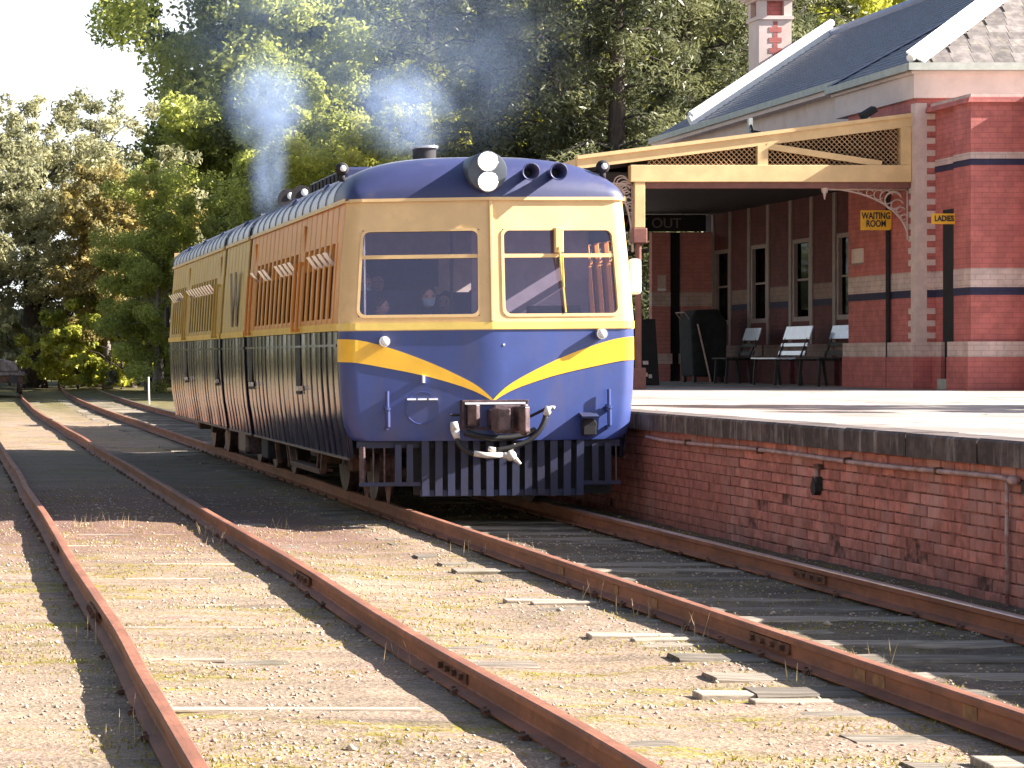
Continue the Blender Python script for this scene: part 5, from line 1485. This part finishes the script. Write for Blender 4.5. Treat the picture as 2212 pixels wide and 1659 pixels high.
        mb.tube([b, b + d * 0.03 - a * 0.02 * s, b + d * 0.055 - a * 0.022 * s], [0.011, 0.010, 0.008], 6)
        mb.build('hand', skin, p, True, True)
    return p
M_cl = [mk('cloth', c, 0.85, var=0.15) for c in ((0.03, 0.04, 0.10), (0.30, 0.28, 0.30), (0.05, 0.03, 0.06), (0.16, 0.17, 0.20))]
FL = 0.98
person((4.89, 25.55, FL - 0.14), 0.05, 'seated passenger with long dark hair and a pale blue face mask', M_skin[1], M_hair[0], M_cl[0], True, True, 0.98, True)
person((4.345, 25.15, FL - 0.02), 1.05, 'child in profile with short dark hair inside the window corner', M_skin[0], M_hair[1], M_cl[1], False, False, 0.80)
person((4.37, 26.35, FL - 0.02), 0.15, 'passenger with grey hair and a face mask behind the child', M_skin[1], M_hair[3], M_cl[3], True)
person((5.18, 26.1, FL - 0.12), -0.5, 'dark haired passenger with bowed head beside the grab pole', M_skin[2], M_hair[2], M_cl[2], False, False, 0.93)
person((4.72, 27.6, FL + 0.04), 0.0, 'passenger in dark clothes further back behind the masked passenger', M_skin[2], M_hair[2], M_cl[0], False, False, 1.0)

# ------------------------------------------------------------------ exhaust smoke
def smoke(name, loc, rad, dens, label, seed, nscale=1.6, lo=0.40, hi=0.75, rot=(0, 0, 0)):
    m = bpy.data.materials.new('blue_smoke'); m.use_nodes = True
    nt = m.node_tree; N, L = nt.nodes, nt.links
    for n in list(N): N.remove(n)
    out = N.new('ShaderNodeOutputMaterial'); v = N.new('ShaderNodeVolumePrincipled')
    v.inputs['Color'].default_value = (0.50, 0.66, 1.0, 1); v.inputs['Anisotropy'].default_value = 0.1
    tc = N.new('ShaderNodeTexCoord')
    nz = N.new('ShaderNodeTexNoise'); nz.noise_dimensions = '4D'; nz.inputs['W'].default_value = seed; nz.inputs['Scale'].default_value = nscale; nz.inputs['Detail'].default_value = 4; nz.inputs['Roughness'].default_value = 0.6
    nz.inputs['Distortion'].default_value = 0.8
    L.new(tc.outputs['Object'], nz.inputs['Vector'])
    ln = N.new('ShaderNodeVectorMath'); ln.operation = 'LENGTH'; L.new(tc.outputs['Object'], ln.inputs[0])
    f = N.new('ShaderNodeMapRange'); f.interpolation_type = 'SMOOTHSTEP'; f.inputs['From Min'].default_value = 1.0; f.inputs['From Max'].default_value = 0.15
    L.new(ln.outputs['Value'], f.inputs['Value'])
    r = N.new('ShaderNodeMapRange'); r.inputs['From Min'].default_value = lo; r.inputs['From Max'].default_value = hi; L.new(nz.outputs['Fac'], r.inputs['Value'])
    a = N.new('ShaderNodeMath'); a.operation = 'MULTIPLY'; L.new(f.outputs[0], a.inputs[0]); L.new(r.outputs[0], a.inputs[1])
    b = N.new('ShaderNodeMath'); b.operation = 'MULTIPLY'; L.new(a.outputs[0], b.inputs[0]); b.inputs[1].default_value = dens
    L.new(b.outputs[0], v.inputs['Density']); L.new(v.outputs[0], out.inputs['Volume'])
    o = MB().sphere((0, 0, 0), 1.0, nu=20, nv=14).build(name, m, None, True)
    o.location = loc; o.scale = rad; o.rotation_euler = rot
    return tag(o, label, None, None, 'stuff')
smoke('exhaust_smoke', (5.06, 39.8, 5.45), (0.80, 0.8, 0.9), 2.7, 'round puff of blue smoke above the rear exhaust', 1.0, 1.9, 0.36, 0.68)
smoke('exhaust_smoke', (5.10, 39.8, 4.5), (0.40, 0.4, 1.2), 1.9, 'thin column of blue smoke rising from the rear exhaust', 2.0, 1.6, 0.30, 0.75, (0, 0.03, 0))
smoke('exhaust_smoke', (6.6, 40.5, 6.6), (4.2, 1.5, 2.3), 0.26, 'thin spread of drifting smoke above the round puff', 3.0, 1.5, 0.36, 0.7)
smoke('exhaust_smoke', (4.92, 27.1, 4.08), (0.70, 0.55, 0.60), 3.0, 'wisps of blue smoke blowing off the front exhaust stack', 4.0, 1.8, 0.36, 0.72, (0, 0.5, 0))
smoke('exhaust_smoke', (6.0, 28.2, 4.6), (0.8, 0.7, 1.1), 0.22, 'faint smoke hanging right of the front exhaust stack', 5.0, 1.5, 0.36, 0.72, (0, 0.3, 0))

# ------------------------------------------------------------------ wagon and small post at the end of the siding
M_wag = mk('weathered_timber', (0.17, 0.135, 0.12), 0.85, var=0.35, scale=5, bump=0.4)
wg = thing('flat_wagon', (1.75, 99, 0.0), 'low flat wagon with a grey cover standing on the far siding', 'wagon')
MB().box(0.45, 2.95, 97.2, 103, 0.45, 0.74).build('deck_frame', M_brown, wg); MB().box(0.35, 3.05, 97.1, 103.1, 0.745, 0.86).build('deck_board', M_wag, wg)
MB().prism([(0.5, 0.865), (2.85, 0.865), (2.7, 1.25), (2.2, 1.38), (0.9, 1.33), (0.6, 1.2)], 'y', 97.6, 102).build('load_cover', M_friez if False else M_wag, wg, bevel=0.08)
for y in (98.3, 101.8):
    for x in (0.95 + bend(98), 2.47 + bend(98)): mb = MB(); mb.cyl((x - 0.06, y, 0.38), (x + 0.06, y, 0.38), 0.38, n=18); mb.build('wheel', M_knuck, wg)
for x in (1.2, 2.6): mb = MB(); mb.cyl((x, 96.8, 0.6), (x, 97.2, 0.6), 0.07, n=10); mb.cyl((x, 96.74, 0.6), (x, 96.8, 0.6), 0.17, n=14); mb.build('buffer', M_black, wg)
mp = thing('marker_post', (6.85, 85, 0), 'thin white marker post beyond the end of the railcar', 'post')
mb = MB(); mb.cyl((6.82, 84.5, -0.2), (6.80, 84.5, 0.75), 0.03, 0.028, 8); mb.build('post_shaft', M_white, mp); MB().sphere((6.80, 84.5, 0.75), 0.036).build('post_cap', M_white, mp)

# ------------------------------------------------------------------ trees
M_bark = mk('dark_bark', (0.060, 0.045, 0.036), 0.95, var=0.4, scale=8, stretch=(1, 1, 0.2), bump=0.8, bscale=12)
M_barkg = mk('grey_bark', (0.22, 0.19, 0.16), 0.9, var=0.4, scale=6, stretch=(1, 1, 0.25), bump=0.6, bscale=10)
M_leafb = leaf_mat('broad_leaf', (0.13, 0.15, 0.045), (0.46, 0.48, 0.14), 0.55, 0.42)
M_leafy = leaf_mat('yellow_green_leaf', (0.20, 0.22, 0.04), (0.58, 0.56, 0.13), 0.5, 0.4)
M_leafo = leaf_mat('autumn_leaf', (0.17, 0.145, 0.06), (0.52, 0.42, 0.16), 0.42)
M_leafg = leaf_mat('olive_leaf', (0.12, 0.125, 0.07), (0.46, 0.44, 0.26), 0.5, 0.4)
M_needle = leaf_mat('dark_needle', (0.045, 0.055, 0.030), (0.21, 0.215, 0.105), 0.34, 0.4)

def leaves(name, cen, rad, cnt, size, asp, m, seed, flat=0.0, squash=(1, 1, 1), droop=0.0):
    rg = np.random.default_rng(seed)
    cen = np.asarray(cen, float); rad = np.asarray(rad, float)
    k = np.repeat(np.arange(len(cen)), cnt)
    n = len(k)
    d = rg.normal(size=(n, 3)); d /= np.linalg.norm(d, axis=1)[:, None]
    u = rg.random(n) ** 0.45
    p = cen[k] + d * (u * rad[k])[:, None] * np.array(squash)
    p[:, 2] -= droop * rg.random(n) * rad[k]
    nr = rg.normal(size=(n, 3)) + d * 0.6 + np.array([0, 0, 0.7 + flat]); nr /= np.linalg.norm(nr, axis=1)[:, None]
    t = rg.normal(size=(n, 3)); t -= nr * (t * nr).sum(1)[:, None]; t /= np.linalg.norm(t, axis=1)[:, None]
    b = np.cross(nr, t)
    s = size * (0.55 + 0.9 * rg.random(n))
    a1 = t * s[:, None]; b1 = b * (s * asp)[:, None]
    bendv = nr * (s * 0.22)[:, None]
    V = np.stack([p - a1, p + b1 + bendv, p + a1, p - b1 + bendv], 1).reshape(-1, 3)
    F = np.arange(4 * n).reshape(-1, 4)
    ct = rg.random(len(cen))
    tint = np.clip(0.55 * ct[k] + 0.45 * rg.random(n) - 0.12, 0, 1)
    return fast_mesh(name, V, F, m, np.repeat(tint, 4))

def limbs(mb, base, H, r0, cen, seed, lean=(0, 0), frac=0.62, every=3):
    rr_ = random.Random(seed)
    pts = []; rs = []
    for i in range(9):
        t = i / 8
        pts.append(Vector((base[0] + lean[0] * t * t * H + 0.25 * math.sin(3 * t + seed) * t, base[1] + lean[1] * t * H, base[2] - 0.3 + H * frac * 1.25 * t)))
        rs.append(r0 * (1 - 0.78 * t) * (1.35 if i == 0 else 1))
    mb.tube(pts, rs, 9)
    for j, c in enumerate(cen):
        if j % every: continue
        c = Vector(c)
        best = min(range(3, 9), key=lambda i: (pts[i] - (c - Vector((0, 0, (c - pts[i]).length * 0.5)))).length)
        a = pts[best]; r = rs[best] * 0.45
        m1 = a.lerp(c, 0.45) + Vector((rr_.uniform(-.4, .4), rr_.uniform(-.4, .4), 0.12 * (c - a).length))
        mb.tube([a, m1, c], [r, r * 0.6, r * 0.18], 6)

def broad_proto(name, H, W, m, bark, seed, n=70, per=620, size=0.15, low=0.16, label='', cat='tree', r0=0.35, asp=0.55, gap=0.0, loc=(0, 0, 0), fill=0.8, sub=3, rmin=0.09, rmax=0.15):
    rr_ = random.Random(seed); cen = []; rad = []
    while len(cen) < n:
        x, y, z = rr_.uniform(-1, 1), rr_.uniform(-1, 1), rr_.uniform(-1, 1)
        d = x * x + y * y + z * z
        if d > 1 or d < (1 - fill) ** 2: continue
        k = 1 + 0.18 * math.sin(3 * math.atan2(y, x) + seed)
        cen.append((x * W * k, y * W * k, H * (low + (1 - low) * (z * 0.5 + 0.5))))
        rad.append(H * rr_.uniform(rmin, rmax) * (1 - gap))
    # smaller twigs round every clump make the outline uneven
    c2, r2, = [], []
    for c, r in zip(cen, rad):
        for _ in range(sub):
            v = Vector((rr_.gauss(0, 1), rr_.gauss(0, 1), rr_.gauss(0, 0.8))).normalized() * r * rr_.uniform(0.7, 1.15)
            c2.append((c[0] + v.x, c[1] + v.y, max(0.4, c[2] + v.z))); r2.append(r * rr_.uniform(0.32, 0.55))
    t = thing(name, loc, label, cat)
    cr = put('crown', leaves('crown', c2, r2, per // sub, size, asp, m, seed, squash=(1, 1, 0.8)), t, True)
    mb = MB(); limbs(mb, (0, 0, 0), H, r0, cen, seed)
    tk = mb.build('trunk', bark, t, True, True)
    return t, [(cr, []), (tk, [])]

def conifer_proto(name, H, W, seed, label, loc=(0, 0, 0), r0=0.5, low=0.10):
    rr_ = random.Random(seed); cen = []; rad = []
    mb = MB(); mb.tube([(0, 0, -0.3), (0.05, 0, H * 0.3), (0.0, 0.05, H * 0.65), (0, 0, H)], [r0, r0 * 0.75, r0 * 0.4, 0.03], 9)
    z = H * low
    while z < H * 0.985:
        t = z / H; Rz = W * (1 - t) ** 0.75 * rr_.uniform(0.75, 1.1) + 0.3
        nb = rr_.randint(3, 5); a0 = rr_.uniform(0, 6.28)
        for b in range(nb):
            a = a0 + b * 6.28 / nb + rr_.uniform(-0.4, 0.4); L = Rz * rr_.uniform(0.65, 1.12)
            tip = Vector((L * math.cos(a), L * math.sin(a), z - 0.06 * L * (1.5 - t) + rr_.uniform(-0.3, 0.3)))
            mid = Vector((0.5 * L * math.cos(a), 0.5 * L * math.sin(a), z + 0.07 * L))
            mb.tube([(0, 0, z), mid, tip], [0.09 * (1.2 - t), 0.06 * (1.2 - t), 0.015], 5)
            k = max(3, int(L / 0.55))
            for q in range(k):
                u = 0.25 + 0.75 * q / (k - 1)
                c = mid.lerp(tip, (u - 0.5) * 2) if u > 0.5 else Vector((0, 0, z)).lerp(mid, u * 2)
                cen.append((c.x + rr_.uniform(-.3, .3), c.y + rr_.uniform(-.3, .3), c.z - 0.15)); rad.append(rr_.uniform(0.45, 0.8))
        z += rr_.uniform(0.75, 1.15)
    t_ = thing(name, loc, label, 'tree')
    cr = put('crown', leaves('crown', cen, rad, max(30, 52000 // len(cen)), 0.15, 0.22, M_needle, seed, 0.2, (1.0, 1.0, 0.55), 0.9), t_, True)
    tk = mb.build('trunk', M_bark, t_, True, True)
    return t_, [(cr, []), (tk, [])]

GZ = -0.05
def at(px, Y): return (px + 117.0) * Y / 5440.0
def place(proto, items):
    t, ch = proto
    for i, (px, Y, rz, sc, lab) in enumerate(items):
        loc = (at(px, Y), Y, GZ)
        if i == 0:
            t.location = loc; t.rotation_euler = (0, 0, rz); t.scale = (sc, sc, sc); t['label'] = lab
        else:
            copy_tree(t, ch, loc, rz, sc, lab)

# tall green broadleaf trees behind the railcar
A = broad_proto('broadleaf_tree', 22, 6.2, M_leafb, M_bark, 11, n=64, per=1700, size=0.125, low=0.07, r0=0.42)
B = broad_proto('broadleaf_tree', 20, 5.2, M_leafb, M_barkg, 23, n=54, per=1700, size=0.12, low=0.05, r0=0.36)
place(A, [(655, 136, 0.3, 1.28, 'tall broadleaf tree rising behind the round puff of smoke'),
          (860, 138, 2.1, 1.24, 'tall broadleaf tree behind the front exhaust stack'),
          (745, 147, 4.0, 1.35, 'tall broadleaf tree between the two smoke plumes'),
          (1180, 138, 1.2, 1.1, 'tall broadleaf tree behind the dark conifers above the headlight'),
          (1560, 132, 5.1, 1.05, 'tall broadleaf tree behind the conifers beside the chimney')])
place(B, [(560, 142, 0.8, 1.34, 'tall broadleaf tree whose edge meets the open sky'),
          (338, 108, 2.6, 0.50, 'lower broadleaf tree beyond the end of the railcar roof'),
          (640, 104, 3.6, 0.72, 'middle sized broadleaf tree just above the railcar roof'),
          (1010, 140, 5.0, 1.30, 'tall narrow broadleaf tree behind the double headlight')])
Yt = broad_proto('yellow_green_tree', 19, 5.4, M_leafy, M_bark, 31, n=44, per=1300, size=0.13, low=0.10, r0=0.4)
place(Yt, [(1400, 128, 0.4, 1.05, 'bright yellow green tree shining between the dark conifers'),
           (1850, 112, 2.0, 1.05, 'yellow green tree above the slate roof ridge'),
           (2060, 118, 3.0, 1.12, 'yellow green tree showing behind the top of the slate roof'),
           (760, 100, 5.0, 0.55, 'low yellow green tree just over the front section of the roof'),
           (960, 104, 1.6, 0.70, 'yellow green tree behind the horns on the railcar roof')])
Cn = conifer_proto('conifer', 24, 5.0, 5, '')
C2 = conifer_proto('conifer', 22, 4.2, 9, '')
place(Cn, [(1195, 92, 0.2, 1.0, 'dark conifer with its bare trunk showing above the horns'),
           (1480, 94, 1.7, 1.0, 'dark conifer rising behind the veranda roof'),
           (930, 108, 3.3, 1.0, 'dark conifer behind the front exhaust stack')])
place(C2, [(1045, 96, 0.9, 1.05, 'dark conifer above the double headlight'),
           (1335, 88, 2.8, 1.0, 'dark conifer above the corner of the railcar roof'),
           (1610, 98, 4.4, 1.08, 'dark conifer beside the brick chimney'),
           (1735, 104, 5.6, 1.05, 'dark conifer right behind the chimney')])
# loose olive trees against the sky
G = broad_proto('gum_tree', 14.5, 4.6, M_leafg, M_bark, 41, n=72, per=420, size=0.12, low=0.26, r0=0.62, asp=0.42, gap=0.0, sub=5, rmin=0.055, rmax=0.10)
place(G, [(72, 124, 0.5, 0.98, 'big olive tree with a thick dark trunk behind the flat wagon'),
          (-70, 121, 2.2, 0.96, 'olive tree at the edge beside the thick trunked tree'),
          (205, 127, 3.9, 1.02, 'pale olive tree standing against the open sky')])
O = broad_proto('autumn_tree', 11, 3.1, M_leafo, M_barkg, 53, n=52, per=520, size=0.115, low=0.22, r0=0.24, asp=0.5, gap=0.0, sub=5, rmin=0.06, rmax=0.11)
place(O, [(232, 117, 0.4, 0.95, 'golden autumn tree between the olive trees and the railcar'),
          (285, 122, 2.4, 0.95, 'faded autumn tree behind the golden one')])
# undergrowth along the far edge of the yard
Sb = broad_proto('shrub', 3.2, 2.3, M_leafg, M_bark, 61, n=26, per=420, size=0.11, low=0.02, r0=0.06, cat='shrub', sub=4, rmin=0.12, rmax=0.2)
place(Sb, [(168, 126, 0.3, 0.9, 'small olive shrub between the thick dark trunk and the far track'), (-20, 120, 1.4, 1.1, 'olive shrub behind the flat wagon'), (352, 112, 2.0, 1.0, 'olive shrub at the far end of the railcar'),
           (20, 136, 4.0, 1.5, 'big olive shrub behind the thick dark trunk'), (300, 132, 5.0, 1.5, 'dark shrub where the far track leaves the yard')])
Sy = broad_proto('shrub', 3.4, 2.2, M_leafy, M_bark, 67, n=26, per=420, size=0.11, low=0.02, r0=0.06, cat='shrub', sub=4, rmin=0.12, rmax=0.2)
place(Sy, [(170, 119, 0.3, 1.1, 'sunlit yellow green shrub left of the far track'), (262, 116, 1.9, 1.3, 'sunlit yellow green shrub right of the far track'), (405, 125, 3.3, 1.6, 'yellow green shrub behind the last railcar section')])
# slim pale trunks in the undergrowth
st_t = thing('slim_tree', (at(132, 123), 123, GZ), 'slim pale trunk in the undergrowth beside the thick dark trunk', 'tree', 'slim pale trunks in the undergrowth')
mb = MB(); mb.tube([(0, 0, -0.2), (0.05, 0, 1.5), (-0.1, 0, 3.2), (0.1, 0, 5.2)], [0.30, 0.24, 0.2, 0.1], 8); stk = mb.build('trunk', M_barkg, st_t, True, True)
scr = put('crown', leaves('crown', [(0, 0, 5.3), (0.7, 0.3, 4.7), (-0.7, -0.2, 4.9), (0.2, 0.5, 5.9)], [0.9, 0.7, 0.8, 0.8], 420, 0.13, 0.5, M_leafg, 71), st_t, True)
st_t.scale = (0.62, 0.62, 0.62)
for px, Y, rz, sc, lab in ((208, 122, 0.6, 1.0, 'leaning pale trunk between the two yellow green shrubs'), (322, 112, 2.0, 0.8, 'thin pale trunk just left of the railcar end'), (345, 111, 4.0, 0.9, 'second thin pale trunk touching the railcar end')):
    c = copy_tree(st_t, [(stk, []), (scr, [])], (at(px, Y), Y, GZ), rz, sc, lab)
    c.rotation_euler = (0, 0.22 if px < 250 else 0.03, rz)
# unseen tree added at the side so its shade falls on the platform
place(broad_proto('broadleaf_tree', 7.0, 1.9, M_leafb, M_bark, 83, n=22, per=360, size=0.13, low=0.30, r0=0.14), [(0, 26, 0.4, 1.0, 'unseen small tree added to shade the platform')])
kt = [o for o in C.objects if o.get('label') == 'unseen small tree added to shade the platform'][0]; kt.location = (17.6, 25.0, 0.0)
# far wood closing the view
def far_wood():
    rg = np.random.default_rng(77); cen = []; rad = []
    for _ in range(560):
        x = rg.uniform(14, 78); top = 24 + 4 * math.sin(x * 0.5) + 3 * math.sin(x * 1.3)
        if x < 19: top = 9 + (x - 14) * 2.6
        cen.append((x, 165 + rg.normal() * 3, rg.uniform(0.2, 1.0) ** 0.8 * top)); rad.append(rg.uniform(1.2, 2.6))
    for _ in range(90):
        cen.append((rg.uniform(-14, 16), 172 + rg.normal() * 3, rg.uniform(0.5, 3.6))); rad.append(rg.uniform(0.9, 1.8))
    o = put('far_woods', leaves('far_woods', cen, rad, 110, 0.34, 0.6, M_leafy, 78))
    tag(o, 'dense wood closing the view beyond the station yard', None, None, 'stuff')
far_wood()
def side_wood():
    rg = np.random.default_rng(91); cen = []; rad = []
    for _ in range(420):
        y = rg.uniform(-25, 120)
        cen.append((-17 + rg.normal() * 2.0 - max(0, y - 60) * 0.12, y, rg.uniform(0.05, 1.0) * (11 + 2.5 * math.sin(y * 0.35)))); rad.append(rg.uniform(1.0, 2.0))
    for _ in range(200):
        cen.append((rg.uniform(-48, 0.5), rg.uniform(140, 185), rg.uniform(0.05, 1.0) * 13)); rad.append(rg.uniform(1.2, 2.2))
    o = put('side_woods', leaves('side_woods', cen, rad, 110, 0.30, 0.6, M_leafg, 92))
    tag(o, 'belt of trees along the open side of the yard', None, None, 'stuff')
side_wood()
